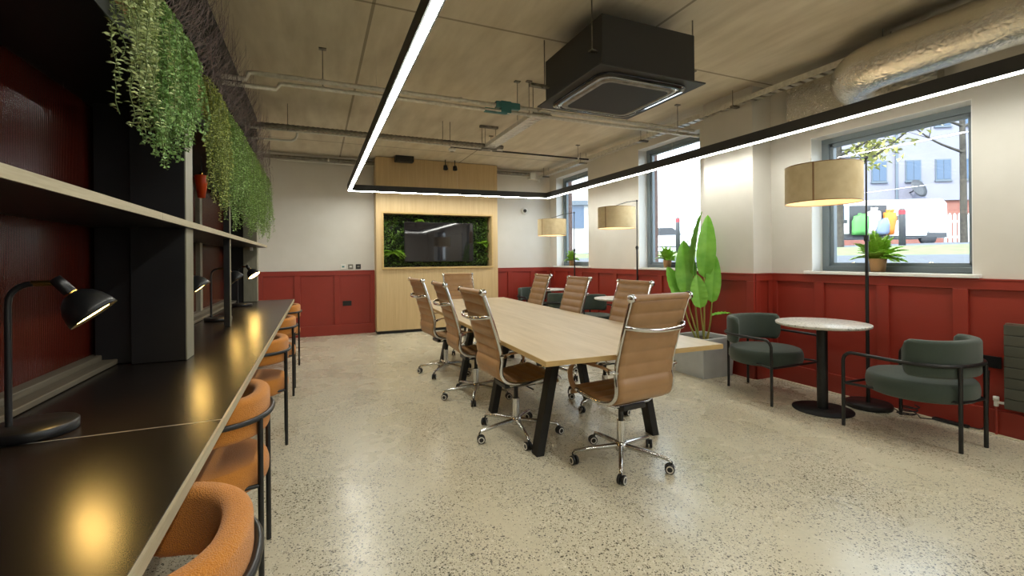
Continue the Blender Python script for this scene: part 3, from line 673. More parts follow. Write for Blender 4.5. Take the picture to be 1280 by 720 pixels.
# ------------------------------------------------------------------ office chairs
def office_chair():
    t = thing('office_chair', 'x', 'chair', (0,0,0), 0, 'tan office chairs around the meeting table')
    b = MB(); b.lathe([(.001,.075),(.035,.078),(.04,.10),(.036,.13),(.028,.135),(.001,.135)], 24); obj('base_hub', b, M['alu'], t)
    for k in range(5):
        a = 2*pi*k/5 + R(12); u = V((cos(a), sin(a), 0))
        b = MB(); b.tube([u*.02+V((0,0,.108)), u*.17+V((0,0,.098)), u*.30+V((0,0,.082)), u*.312+V((0,0,.066))], [.018,.0145,.0115,.009], 10); obj('leg', b, M['alu'], t)
        c = u*.315; ax = V((-u.y, u.x, 0)); ax = Matrix.Rotation(R(35+40*k), 3, 'Z') @ ax
        b = MB(); rot = ax.to_track_quat('Z', 'Y').to_matrix().to_4x4(); cc = c + V((0,0,.029)) + ax.cross(V((0,0,1)))*.012
        mt_ = Matrix.Translation(cc) @ rot
        for s in (-1,1):
            z0_, z1_ = (.005, .022) if s > 0 else (-.022, -.005)
            b.lathe([(.001,z0_),(.026,z0_),(.029,z0_+.003),(.029,z1_-.003),(.026,z1_),(.001,z1_)], 24, m=mt_)
        b.tube([c+V((0,0,.075)), c+V((0,0,.045)), cc], .006, 8)
        cs = obj('caster', b, M['satin_black'], t)
        for s in (-1,1):
            b = MB(); b.lathe([(.0155,s*.0215),(.0155,s*.0232),(.0225,s*.0232),(.0225,s*.0215)], 24, m=mt_, close=False); obj('wheel_ring', b, M['white_plastic'], cs)
    b = MB(); b.cyl(.026, .12, .27, 24); obj('column', b, M['chrome'], t)
    b = MB(); b.cyl(.016, .26, .39, 16); b.box(-.09, .09, -.13, .12, .375, .405); b.tube([(.05,.02,.39),(.22,.03,.385)], .006, 8); obj('tilt_mechanism', b, M['satin_black'], t, .006)
    prof = [(-.345,1.075),(-.318,1.0),(-.285,.90),(-.25,.79),(-.222,.69),(-.212,.62),(-.218,.56),(-.212,.505),(-.175,.462),(-.11,.440),(-.02,.434),(.08,.443),(.17,.455),(.225,.455),(.248,.436),(.252,.41)]
    P2 = smooth_path([(0,y,z) for y, z in prof], 6)
    w = .225
    # tangent frames
    def off(i, d):
        a, c = P2[max(i-1,0)], P2[min(i+1,len(P2)-1)]; tg = (c-a).normalized(); n = V((0, -tg.z, tg.y)); return P2[i] + n*d
    # ribbed sling
    b = MB(); lens = [0]
    for i in range(1, len(P2)): lens.append(lens[-1]+(P2[i]-P2[i-1]).length)
    xs = [-w+.012+ (2*w-.024)*k/10 for k in range(11)]; rows = []
    fine = []; total = lens[-1]; nrow = 150; j = 0
    for k in range(nrow+1):
        s = total*k/nrow
        while j < len(lens)-2 and lens[j+1] < s: j += 1
        f = (s-lens[j])/max(1e-6, lens[j+1]-lens[j]); p = P2[j].lerp(P2[j+1], f); tg = (P2[j+1]-P2[j]).normalized(); n = V((0,-tg.z,tg.y))
        ph = (s/.082) % 1; puff = .012*abs(sin(pi*ph))**.5
        fine.append((p, n, puff))
    n_ = len(xs); vs = []
    for p, n, puff in fine:
        for x in xs: vs.append(p + V((x,0,0)) + n*(.006+puff))
    for p, n, puff in fine:
        for x in xs: vs.append(p + V((x,0,0)) - n*(.006+puff))
    K = len(fine)*n_; fs = []
    for i in range(len(fine)-1):
        for q in range(n_-1):
            a = i*n_+q; fs.append((a, a+1, a+n_+1, a+n_)); fs.append((K+a, K+a+n_, K+a+n_+1, K+a+1))
        for q in (0, n_-1):
            a = i*n_+q; fs.append((a, a+n_, K+a+n_, K+a) if q == 0 else (a, K+a, K+a+n_, a+n_))
    b.add(vs, fs, True); obj('ribbed_sling', b, M['tan'], t)
    b = MB(); b.tube([(-w+.004,-.350,1.085),(w-.004,-.350,1.085)], .019, 16); obj('top_roll', b, M['tan'], t)
    for sx in (-1,1):
        b = MB(); b.tube([p+V((sx*w,0,0)) for p in P2], .0, 12, flat=(.0135, .0075)); b.lathe([(.001,-.012),(.024,-.012),(.024,.012),(.001,.012)], 16, m=Matrix.Translation((sx*w,-.350,1.085)) @ Matrix.Rotation(R(90),4,'Y')); obj('side_rail', b, M['chrome'], t)
        # arm loop: flat leather band with chrome clamp
        path = smooth_path([(sx*(w+.02),-.215,.645),(sx*(w+.035),-.14,.665),(sx*(w+.04),.02,.662),(sx*(w+.04),.13,.64),(sx*(w+.036),.185,.58),(sx*(w+.022),.19,.50),(sx*(w+.006),.16,.455)], 6)
        b = MB(); b.tube(path, 0, 10, flat=(.007, .019)); ar = obj('armrest', b, M['tan_dark'], t)
        b = MB(); b.tube([(sx*(w-.012),-.215,.643),(sx*(w+.045),-.205,.648)], .013, 12); b.tube([(sx*(w+.02),-.215,.645),(sx*(w+.032),-.165,.658)], .011, 10); b.tube([(sx*(w-.01),.16,.453),(sx*(w+.02),.165,.466)], .011, 10); obj('arm_clamp', b, M['chrome'], ar)
    pts = smooth_path([(-w,-.292,.915),(-w*.93,-.335,.915),(-w*.6,-.372,.905),(0,-.385,.90),(w*.6,-.372,.905),(w*.93,-.335,.915),(w,-.292,.915)], 5)
    b = MB(); b.tube(pts, 0, 12, flat=(.013, .007)); obj('back_bar', b, M['chrome'], t)
    b = MB()
    for y, z in ((.10,.42),(-.10,.42)): b.tube([(-w,y,z+.018),(-w*.6,y,z-.018),(w*.6,y,z-.018),(w,y,z+.018)], .009, 8)
    obj('seat_stretcher', b, M['alu'], t)
    return t
oc = office_chair()
ochs = [(1.79, 2.42, 5, 'tan ribbed office chair at the near head of the table, seen from behind'),
        (1.365, 3.13, -88, 'tan ribbed office chair nearest the camera on the left side of the table'),
        (1.39, 4.14, -91, 'tan ribbed office chair in the middle of the left side of the table'),
        (1.37, 5.16, -84, 'tan ribbed office chair furthest away on the left side of the table'),
        (2.36, 3.42, 92, 'tan ribbed office chair nearest the camera on the right side of the table'),
        (2.42, 4.50, 91, 'tan ribbed office chair in the middle of the right side of the table'),
        (2.46, 5.50, 88, 'tan ribbed office chair furthest away on the right side of the table'),
        (1.95, 6.28, 180, 'tan ribbed office chair at the far head of the table below the television')]
for i, (x, y, rz, lab) in enumerate(ochs):
    o = oc if i == 0 else copy_tree(oc); o.location = (x, y, 0); o.rotation_euler = (0,0,R(rz)); o['label'] = lab
    for ch in o.children:                       # the star base swivels freely under the seat
        if ch.name.split('.')[0] in ('leg', 'caster'): ch.rotation_euler = (0, 0, R((0, 50, 38, 14, 20, 44, 8, 30)[i]))

# ------------------------------------------------------------------ broad-leaved plant in grey tub
t = thing('potted_plant', 'tall broad leaved green plant in a square grey tub by the pillar', 'plant', (4.02, 3.90, 0))
b = MB()
def tub(w0, w1, z0, z1): return [[V((sx*(w0 if z == z0 else w1), sy*(w0 if z == z0 else w1), z)) for sx, sy in ((-1,-1),(1,-1),(1,1),(-1,1))] for z in (z0, z1)]
r0 = tub(.215,.235,0,.43); r1 = tub(.215,.205,.43,.36)
rings = [r0[0], r0[1], [V((p.x*.88,p.y*.88,.43)) for p in r0[1]], [V((p.x*.85,p.y*.85,.34)) for p in r0[1]]]
b.loft(rings, False, True); obj('tub', b, M['planter'], t, .008)
b = MB(); b.box(-.2,.2,-.2,.2,.341,.375); obj('soil', b, M['soil'], t)
def big_leaf(base, dirn, blade0, tip, W, nrm, fold=.25):
    base, blade0, tip, nrm = V(base), V(blade0), V(tip), V(nrm).normalized()
    st = MB(); mid = (base+blade0)/2 + V((dirn[0]*.02, dirn[1]*.02, 0)); pp = smooth_path([base, mid, blade0], 6); st.tube(pp, [.011-.005*i/(len(pp)-1) for i in range(len(pp))], 8)
    lo = obj('leaf_stalk', st, M['banana_stem'], t)
    bl_ = MB(); ax = tip-blade0; Ln = ax.length; ax.normalize(); side = ax.cross(nrm).normalized(); n2 = side.cross(ax).normalized(); N = 18; vs = []; fs = []
    cs = (-1,-.75,-.5,-.25,-.02,.02,.25,.5,.75,1)
    for i in range(N+1):
        u = i/N; wd = W*.5*(sin(pi*min(1,u*.97+.03)**.8)**.62 if 0 < u < 1 else .02); c = blade0 + ax*Ln*u + n2*(-.10*Ln*u*u)
        for s in cs: vs.append(c + side*s*wd + n2*(abs(s)*wd*fold + .006*sin(u*40+s*2)*abs(s) - (.004 if abs(s) < .1 else 0)))
    k = len(cs)
    for i in range(N):
        for j in range(k-1): fs.append((i*k+j, i*k+j+1, (i+1)*k+j+1, (i+1)*k+j))
    bl_.add(vs, fs, True); o = obj('leaf', bl_, M['banana'], t); 
    return o
cam_n = (-.72,-.69,.1)
big_leaf((.02,.0,.37), (.1,-.1), (.05,.02,1.08), (.09,-.02,1.80), .21, (-.6,-.8,.1))
big_leaf((-.03,.02,.37), (-.3,.3), (-.10,.14,.88), (-.06,.20,1.52), .24, (-.5,-.85,.15))
big_leaf((-.01,.05,.37), (.0,.3), (-.03,.10,1.10), (-.02,.06,1.84), .10, (-.95,.2,.1), .9)
big_leaf((.04,-.03,.37), (.3,-.2), (.08,-.06,.80), (.13,-.06,1.34), .17, (-.8,-.6,.1))
big_leaf((-.05,.04,.37), (-.5,.4), (-.14,.15,.78), (-.17,.34,1.22), .20, (-.3,-.9,.3))
big_leaf((-.02,-.04,.37), (-.1,-.1), (-.05,-.02,.74), (-.05,.03,1.12), .18, (-.7,-.7,.1))
big_leaf((.05,.0,.37), (.3,-.3), (.03,-.10,.66), (.28,-.16,.70), .06, (0,-.3,1), .5)

# ferns on the sills
def sill_fern(loc, s, seed, lab):
    t = thing('potted_fern', lab, 'plant', loc, 0, 'ferns on the window sills')
    b = MB(); b.lathe([(.001,0),(.052*s,0),(.066*s,.115*s),(.068*s,.12*s),(.062*s,.12*s),(.058*s,.10*s),(.001,.10*s)], 28); obj('pot', b, M['box_pot'], t)
    f = fern_mesh(40, .25*s, .9, seed, .30, (.3, 1.5), None, .5); o = obj('fronds', f, M['fern'], t, loc=(0,0,.10*s)); o.scale = (.6, 1.0, 1.0)
M['box_pot'] = mat('terracotta_tan_pot', 'b0885c', .7)
sill_fern((4.655, 2.475, 1.166), 1.0, 11, 'bushy green fern in a tan pot on the near window sill')
sill_fern((4.655, 5.16, 1.166), .9, 12, 'bright green fern in a tan pot on the middle window sill')
sill_fern((4.655, 7.84, 1.166), .9, 13, 'bright green fern in a tan pot on the far window sill')

# radiator
t = thing('radiator', 'olive grey horizontal panel radiator on the red wall at the right', 'radiator', (XR, .80, .21))
for k in range(8):
    b = MB(); b.box(-.065, -.045, -.80, .808, k*.0755, k*.0755+.0725); obj('radiator_panel', b, M['radiator'], t, .004)
b = MB(); b.box(-.045, -.02, -.79, .795, 0.01, .59); b.box(-.045, .012, -.6, -.56, .1, .5); b.box(-.045, .012, .56, .6, .1, .5); obj('radiator_core', b, M['radiator'], t)
b = MB(); b.box(-.062, -.018, -.795, .80, .604, .612); obj('top_grille', b, M['galv_dull'], t)
b = MB(); b.tube([(-.033,.79,.03),(-.033,.86,.03)], .010, 12); b.tube([(-.033,.86,-.0),(-.033,.86,.045)], .013, 14); b.lathe([(.001,.04),(.017,.04),(.017,.07),(.001,.073)], 16, (-.033,.86,0)); obj('radiator_valve', b, M['white_plastic'], t)
b = MB(); b.tube([(-.033,.86,-.002),(-.033,.86,-.205)], .0075, 10); obj('tail_pipe', b, M['red'], t)
b = MB(); b.tube(smooth_path([(4.42+.05*cos(k*1.1)+.004*k, 2.16+.06*sin(k*1.1), .008+.004*k) for k in range(18)], 4), .005, 6); b.tube(smooth_path([(4.52,2.30,.012),(4.45,2.20,.01),(4.50,2.12,.012),(4.44,2.06,.01),(4.53,1.95,.012),(4.52,1.80,.012),(4.545,1.72,.06),(4.548,1.70,.46)], 8), .004, 6)
tag(obj('power_cable', b, M['matte_black']), 'thin black power cable lying along the red wall under the chair', 'cable')
b = MB(); b.box(4.49, 4.53, 1.80, 2.02, .004, .026); o = tag(obj('extension_lead', b, M['satin_black'], bevel=.006), 'black extension lead strip on the floor against the red wall', 'extension lead')

# ------------------------------------------------------------------ ceiling services
t = thing('air_conditioner', 'black cassette air conditioner hung below the concrete ceiling', 'air conditioner', (2.235, 3.05, 2.60))
b = MB(); h = .475; h2 = .36
rings = [[V((sx*h,sy*h,z)) for sx, sy in ((-1,-1),(1,-1),(1,1),(-1,1))] for z in (.022,.03)]
b.box(-h, h, -h, h, .018, .03); obj('fascia', b, M['ac_black'], t, .004)
def ring_mesh(h0, h1, z0, z1, rad):
    o1, i1 = rrect(h0, h0, rad, 6), rrect(h1, h1, rad*.8, 6); n = len(o1); b = MB()
    A = [V((x,y,z0+.018)) for x,y in o1]; B = [V((x,y,z0)) for x,y in o1]; Cc = [V((x,y,z1)) for x,y in i1]; Dd = [V((x,y,z1+.02)) for x,y in i1]
    vs = A+B+Cc+Dd; b.add(vs, [(r_*n+i, r_*n+(i+1)%n, (r_+1)*n+(i+1)%n, (r_+1)*n+i) for r_ in range(3) for i in range(n)], True); return b
obj('louvre_ring', ring_mesh(.40, .345, 0, -.006, .10), M['mirror_black'], t)
obj('inner_ring', ring_mesh(.345, .30, -.006, -.012, .08), M['galv_dull'], t)
b = MB(); b.box(-.305, .305, -.305, .305, -.010, .018); obj('grille', b, M['matte_black'], t, .01)
b = MB(); b.box(-.42, .42, -.42, .42, .03, .40); obj('body', b, M['ac_black'], t, .006)
for sx in (-1,1):
    for sy in (-1,1):
        b = MB(); b.cyl(.005, .16, ZC-2.6, 8, (sx*.46, sy*.36, 0)); b.box(sx*.46-.02 if sx > 0 else sx*.46-.02, sx*.46+.02, sy*.36-.02, sy*.36+.02, .15, .16); b.box(min(sx*.42,sx*.46), max(sx*.42,sx*.46), sy*.36-.015, sy*.36+.015, .15, .156); obj('hanger_rod', b, M['galv_dull'], t)
def pipe(name, lab, pts, r, mt, rods=(), cat='pipe', n=14, clips=(), group='ceiling pipes'):
    t = thing(name, lab, cat, pts[0], 0, group); p0 = V(pts[0])
    b = MB(); b.tube([V(p)-p0 for p in pts], r, n); obj('tube', b, mt, t)
    for x, y in rods:
        z = pts[0][2]
        b = MB(); b.cyl(.004, 0, ZC-z, 6, (x-p0.x, y-p0.y, 0)); b.box(x-p0.x-.03, x-p0.x+.03, y-p0.y-.02, y-p0.y+.02, ZC-z-.012, ZC-z); obj('hanger_rod', b, M['galv_dull'], t)
    for p in clips:
        b = MB(); d = .012; q = V(p)-p0; b.tube([q-V((d,0,0)), q+V((d,0,0))], r*1.35, n); obj('pipe_clip', b, M['galv'], t)
    return t
pipe('conduit', 'upper galvanised steel conduit crossing the ceiling', [(-.86,4.27,2.80),(-.52,4.27,2.80),(-.50,4.27,2.855),(-.46,4.27,2.86),(4.25,4.24,2.86)], .020, M['galv'], [(.06,4.265),(2.03,4.25),(4.0,4.24)], clips=[(.06,4.27,2.86),(.62,4.27,2.86),(1.3,4.26,2.86),(2.6,4.255,2.86),(3.6,4.245,2.86)])
pipe('conduit', 'lower galvanised steel conduit running beside the upper one', [(-.86,4.26,2.745),(-.30,4.26,2.745),(-.27,4.26,2.79),(-.24,4.26,2.795),(4.32,4.23,2.80)], .018, M['galv'], [(1.92,4.30)], clips=[(.06,4.26,2.797),(1.1,4.255,2.797),(2.2,4.25,2.797)])
t = thing('cable_tray', 'perforated steel cable tray hung under the ceiling beside the air conditioner', 'cable tray', (2.2, 5.0, 2.84), 0, 'cable trays')
b = MB(); b.box(-.075, -.072, -1.0, .98, 0, .05); b.box(.072, .075, -1.0, .98, 0, .05)
for k in range(34): b.box(-.072, .072, -1.0+k*.06, -1.0+k*.06+.032, 0, .003)
obj('tray', b, M['galv'], t)
for y in (-.7, .9):
    b = MB(); b.box(-.11, .11, y-.02, y+.02, -.02, 0)
    for x in (-.1, .1): b.cyl(.004, -.02, ZC-2.84, 6, (x, y, 0))
    b.box(-.13, .13, y-.025, y+.025, ZC-2.84-.03, ZC-2.84); obj('hanger', b, M['galv_dull'], t)
t = thing('cable_tray', 'long perforated steel cable tray along the top of the window wall', 'cable tray', (4.33, 3.2, 2.98), 0, 'cable trays')
b = MB(); y0, y1 = -5.0, 5.28; b.box(-.09, -.086, y0, y1, 0, .06); b.box(.0, .004, y0, y1, 0, .06)
for k in range(100): b.box(-.086, 0, y0+k*.1028, y0+k*.1028+.065, 0, .003)
obj('tray', b, M['galv'], t)
b = MB(); b.tube([(-.045, y0, .035), (-.045, y1, .035)], .022, 8); obj('cables', b, M['matte_black'], t)
for y in (-1.0, .45, 2.0, 3.6, 5.0):
    b = MB(); b.cyl(.004, -.02, ZC-2.98, 6, (-.1, y, 0)); b.box(-.12, .02, y-.02, y+.02, -.02, 0); b.cyl(.004, -.02, ZC-2.98, 6, (.014, y, 0)); obj('hanger', b, M['galv_dull'], t)
# corrugated flexible duct along X
b = MB(); n = 120; pts = [(-.80+3.2*i/n, 5.88, 0) for i in range(n+1)]; b.tube(pts, [.030 if i % 2 else .024 for i in range(n+1)], 12)
t = thing('flexible_conduit', 'ribbed grey flexible conduit crossing the ceiling behind the two bright conduits', 'pipe', (0, 0, 2.87), 0, 'ceiling pipes'); obj('ribbed_hose', b, M['galv_dull'], t)
b = MB(); b.tube([(-.80,5.95,-.025),(2.42,5.95,-.025)], .014, 10); obj('carrier_bar', b, M['galv'], t)
for x in (-.3, 1.55, 1.65, 2.15):
    b = MB(); b.cyl(.004, -.03, ZC-2.87, 6, (x, 5.915, 0)); obj('hanger_rod', b, M['galv_dull'], t)
b = MB(); b.tube(smooth_path([(-.22,6.1,.05),(-.21,6.1,-.04),(-.25,6.1,-.10),(-.34,6.1,-.11),(-.8,6.1,-.11)], 5), .014, 10); obj('elbow_pipe', b, M['white_plastic'], t)
pipe('sprinkler_pipe', 'thin black pipe under the ceiling running to the window wall', [(1.78,6.35,2.93),(4.1,6.35,2.93)], .013, M['matte_black'], [(2.4,6.35),(3.9,6.35)], clips=[(2.4,6.35,2.93),(3.9,6.35,2.93)])
t = thing('smoke_detector', 'small round white detector at the end of the black pipe', 'detector', (1.80, 6.35, 2.865)); b = MB(); b.lathe([(.001,0),(.03,0),(.05,.015),(.052,.035),(.04,.045),(.001,.05)], 24); obj('detector_body', b, M['white_plastic'], t)
b = MB(); b.lathe([(.018,-.006),(.03,.0),(.02,.002)], 20); obj('sensor_ring', b, M['galv_dull'], t)
pipe('conduit', 'grey conduit fixed along the top of the back wall', [(-.8,YB-.08,3.06),(4.15,YB-.08,3.06)], .030, M['galv_dull'], clips=[(.2,YB-.08,3.06),(1.1,YB-.08,3.06),(3.1,YB-.08,3.06)])
pipe('conduit', 'thin conduit just under the other along the top of the back wall', [(-.6,YB-.06,3.01),(.9,YB-.06,3.01),(4.1,YB-.06,3.01)], .010, M['white_plastic'], clips=[(.3,YB-.06,3.01),(.75,YB-.06,3.01)])
t = thing('junction_box', 'small pale junction box where the conduits meet in the far corner', 'box', (4.12, YB-.04, 3.03)); b = MB(); b.box(-.06, .06, -.10, .06, -.06, .06); obj('case', b, M['white_plastic'], t, .006)
b = MB(); b.cyl(.025, -.11, -.06, 14, (.18,.0,0)); b.box(.05,.2,-.02,.03,-.07,-.05); b.cyl(.02,.0,.002,10,(0,0,.06)); obj('gland', b, M['white_plastic'], t)
t = thing('speaker_box', 'small black box on the ceiling above the wood panel', 'box', (1.44, YB-.42, ZC)); b = MB(); b.box(-.16, .16, -.08, .08, -.10, 0); obj('case', b, M['matte_black'], t, .006)
b = MB(); b.box(-.14, .14, -.083, -.08, -.085, -.015); obj('grille', b, M['satin_black'], t)
for i, x in enumerate((2.19, 2.37)):
    t = thing('spotlight', ('left' if i == 0 else 'right') + ' one of two small black spotlights above the wood panel', 'spotlight', (x, YB-.42, 3.04), 0, 'twin spotlights')
    b = MB(); b.lathe([(.001,0),(.035,0),(.045,-.07),(.04,-.07),(.03,-.02),(.001,-.02)], 20, m=Matrix.Rotation(R(-15),4,'X')); obj('lamp_head', b, M['matte_black'], t)
    b = MB(); b.cyl(.008, -.005, .11, 10); obj('bracket', b, M['matte_black'], t)
b = MB(); b.box(0, .26, -.026, .026, -.012, .05); b.box(.05, .16, -.032, .032, -.06, .056); b.box(-.12, .0, -.022, .022, -.07, -.028); b.box(-.02, .12, -.022, .022, -.07, -.028)
tag(obj('pipe_coupling', b, M['teal'], loc=(1.66, 4.255, 2.845), bevel=.003), 'teal tape wrapped coupling on the bright conduits near the air conditioner', 'fitting')
for i, (x, y, z, l) in enumerate(((4.22,6.9,3.02,.28),(4.20,4.75,2.93,.26),(4.36,3.32,2.96,.24))):
    pass

# foil duct
t = thing('foil_duct', 'large shiny foil wrapped ventilation duct bending into the window wall', 'duct', (4.12, 0, 2.84))
r = .187; pts = [V((0,-3.0+.06*i,0)) for i in range(int((2.16+3.0)/.06)+1)]
rb = .30
for i in range(1, 13):
    a = pi/2*i/12; pts.append(V((rb*(1-cos(a)), 2.16+rb*sin(a), -.003*i)))
pts.append(V((.44, 2.46, -.04)))
rr_ = random.Random(5); ring_n = 40; b = MB()
b.tube(pts, [r*(1+rr_.uniform(-.004,.004)) for _ in pts], ring_n)
for i, (x, y, z) in enumerate(b.v):
    j = V((x, y, z)); b.v[i] = (x + rr_.uniform(-.001,.001), y, z + rr_.uniform(-.001,.001))
obj('duct_wrap', b, M['foil'], t)
for y in (-1.5, .4):
    b = MB(); b.tube([(r*1.02*cos(q), y, r*1.02*sin(q)) for q in [2*pi*k/24 for k in range(25)]], .006, 6); b.cyl(.005, r, ZC-2.84, 6, (0,y,0)); obj('hanger_band', b, M['galv_dull'], t)
b = MB(); rr_ = random.Random(9); ny, nz = 30, 10; vs = []
for i in range(ny+1):
    for k in range(nz+1): vs.append(V((-.10+rr_.uniform(-.012,.012), -.62+1.24*i/ny, .42*k/nz)))
b.add(vs, [(i*(nz+1)+k, i*(nz+1)+k+1, (i+1)*(nz+1)+k+1, (i+1)*(nz+1)+k) for i in range(ny) for k in range(nz)], True)
b.box(-.088, .015, -.615, .615, .005, .415)
tag(obj('foil_plenum', b, M['foil'], loc=(XR, 2.575, 2.64)), 'crumpled foil covered box on the wall above the near window', 'duct')

# ------------------------------------------------------------------ outside
FW = V((.3941, .9191, 0)); RT = V((.9191, -.3941, 0))
def W(u, d, z): return V((0,0,0)) + RT*u + FW*d + V((0,0,z))      # u to the right, d away from the room
ang = math.atan2(RT.y, RT.x)
def gz(d): return 1.02 + .04*max(0, min(d, 26)-4)
X0 = XR+.42
b = MB(); seg = [(X0,1.0),(9,1.06),(13,1.24)]
def slab(x0, z0, x1, z1, y0=-30, y1=60):
    b.add([(x0,y0,z0),(x1,y0,z1),(x1,y1,z1),(x0,y1,z0),(x0,y0,z0-.3),(x1,y0,z1-.3),(x1,y1,z1-.3),(x0,y1,z0-.3)], [(0,1,2,3),(4,7,6,5),(0,4,5,1),(1,5,6,2),(2,6,7,3),(3,7,4,0)])
slab(X0, 1.02, 11.5, 1.33); o = struct('street_road', b, M['tarmac'])
b = MB(); slab(11.5, 1.33, 14.5, 1.58); struct('street_verge', b, M['lawn'])
b = MB(); slab(14.5, 1.58, 22, 1.80); slab(22, 1.80, 60, 1.82); struct('street_paving', b, M['tarmac'])
# facing apartment building
t = thing('apartment_building', 'pale rendered apartment building with a brick base across the street', 'building', W(24, 33, 1.6), ang-R(8))
b = MB(); b.box(-5.6, 16, 0, 8, 3.6, 14); obj('render_wall', b, M['render'], t)
b = MB(); b.box(-5.6, 16, .15, 8, 0, 3.6); obj('brick_base', b, M['brick'], t)
for row, z in enumerate((5.0, 8.8)):
    for x in (-4.2, -2.0, .2, 2.4, 4.6, 6.5, 8.2, 10.4):
        b = MB(); b.box(x-.5, x+.5, -.06, .1, z, z+1.5); b.box(x-.55, x+.55, -.12, 0, z-.08, z); f = obj('window', b, M['ext_frame'], t)
        b = MB(); b.box(x-.43, x-.02, -.08, -.05, z+.08, z+1.42); b.box(x+.02, x+.43, -.08, -.05, z+.08, z+1.42); obj('pane', b, M['ext_glass'], f)
b = MB(); b.cyl(.08, 3.6, 14, 10, (3.5,-.1,0)); obj('drain_pipe', b, M['ext_frame'], t)
b = MB(); b.lathe([(.001,0),(.35,.03),(.65,.12),(.66,.13),(.35,.05),(.001,.02)], 28, m=Matrix.Translation((4.4,-.7,4.35)) @ Matrix.Rotation(R(70),4,'X') @ Matrix.Rotation(R(20),4,'Y')); b.tube([(4.4,-.7,4.35),(4.4,0,4.2)], .05, 8); obj('satellite_dish', b, M['van_dark'], t)
t = thing('office_building', 'white building with a grey window band seen through the far windows', 'building', W(2, 40, 1.4), ang+R(4))
b = MB(); b.box(-16, 9, 0, 9, 0, 16); obj('walls', b, M['fence'], t)
b = MB()
for k in range(6): b.box(-15+k*4, -15+k*4+3.4, -.08, 0, 2.6, 4.6)
obj('window_band', b, M['ext_glass'], t)
b = MB(); b.box(-16.2, 9.2, -.3, 0, 4.6, 5.0); obj('canopy', b, M['ext_frame'], t)
# van
t = thing('van', 'white panel van parked across the street with its side door open', 'van', W(17.4, 21.0, 1.80), ang-R(4))
b = MB(); side = [(-3.6,.35),(-3.6,.95),(-3.1,1.15),(-2.35,1.95),(-2.0,2.08),(2.35,2.12),(2.55,1.9),(2.6,.45),(2.5,.32),(-3.5,.32)]
def prism(b, poly, y0, y1):
    n = len(poly); vs = [V((x,y0,z)) for x,z in poly]+[V((x,y1,z)) for x,z in poly]
    b.add(vs, [tuple(range(n)), tuple(range(2*n-1,n-1,-1))] + [(i, n+i, n+(i+1)%n, (i+1)%n) for i in range(n)])
prism(b, side, 0, 1.9); obj('body', b, M['van_white'], t, .06, 3)
b = MB(); b.box(-1.75, -.1, -.012, .3, .45, 1.85); obj('open_doorway', b, M['van_dark'], t)
b = MB(); prism(b, [(-2.95,1.18),(-2.3,1.86),(-1.95,1.86),(-1.95,1.18)], -.012, .02); obj('cab_window', b, M['ext_glass'], t)
b = MB(); b.box(-.02, 1.6, -.07, -.01, .42, 1.98); obj('sliding_door', b, M['van_white'], t, .03)
b = MB(); b.box(.15, .35, -.09, -.06, 1.15, 1.35); b.box(-2.0, -1.85, -.03, 0, 1.05, 1.2); b.box(-3.5, 2.5, -.02, .0, .34, .55); obj('door_trim', b, M['van_dark'], t)
for x in (-2.7, 1.75):
    b = MB(); b.lathe([(.001,-.11),(.2,-.11),(.33,-.1),(.34,0),(.33,.1),(.001,.1)], 28, m=Matrix.Translation((x,.1,.34)) @ Matrix.Rotation(R(90),4,'X')); obj('wheel', b, M['van_dark'], t)
def bag(x, z, w, h, mt, lab, y=-.25):
    b = MB(); prof = [(.001,0),(w*.46,.02),(w*.54,h*.2),(w*.53,h*.6),(w*.45,h*.86),(w*.22,h*.9),(w*.26,h),(.001,h*.97)]; b.lathe(prof, 14, sy=.6); rq = random.Random(int(x*100)); b.v = [(a+rq.uniform(-.05,.05)+c*.12, q+rq.uniform(-.04,.04), c+rq.uniform(-.03,.03) if c > .03 else c) for a, q, c in b.v]; o = obj('cargo_sack', b, mt); o.rotation_euler = (0,0,ang-R(4))
    o.location = W(17.4,21.0,1.80) + Matrix.Rotation(ang-R(4),3,'Z') @ V((x, y, z)); tag(o, lab, 'sack', 'sacks in the van')
bag(-1.45, .46, .7, 1.0, M['bag_green'], 'green sack in the open side door of the van'); bag(-.95, .46, .6, 1.25, M['bag_white'], 'white sack in the open side door of the van')
bag(-.6, .46, .5, .75, M['bag_blue'], 'slate blue sack in the open side door of the van', -.45); bag(-.25, .46, .5, 1.15, M['bag_orange'], 'orange sack in the open side door of the van')
# picket fence, bollard, trees
t = thing('picket_fence', 'white picket fence at the right beyond the van', 'fence', W(20.9, 22.0, 1.80), ang-R(4))
for k in range(16):
    b = MB(); x = k*.22; prism(b, [(x,0),(x+.12,0),(x+.12,1.45),(x+.06,1.55),(x,1.45)], 0, .04); obj('picket', b, M['fence'], t)
b = MB(); b.box(-.1, 3.6, .04, .08, .35, .45); b.box(-.1, 3.6, .04, .08, 1.1, 1.2); obj('rail', b, M['fence'], t)
for i, (u, d, lab) in enumerate(((11.15, 13.0, 'dark bollard with a red band in front of the van'), (6.2, 17.0, 'dark bollard seen through the middle window'))):
    t = thing('bollard', lab, 'bollard', W(u, d, 1.55 if i == 0 else 1.7), 0, 'street bollards'); b = MB(); b.lathe([(.001,-.2),(.08,-.2),(.08,1.05),(.06,1.1),(.001,1.12)], 20); obj('post', b, M['van_dark'], t)
    b = MB(); b.lathe([(.083,.94),(.083,1.06)], 20); obj('band', b, M['red_paint'], t)
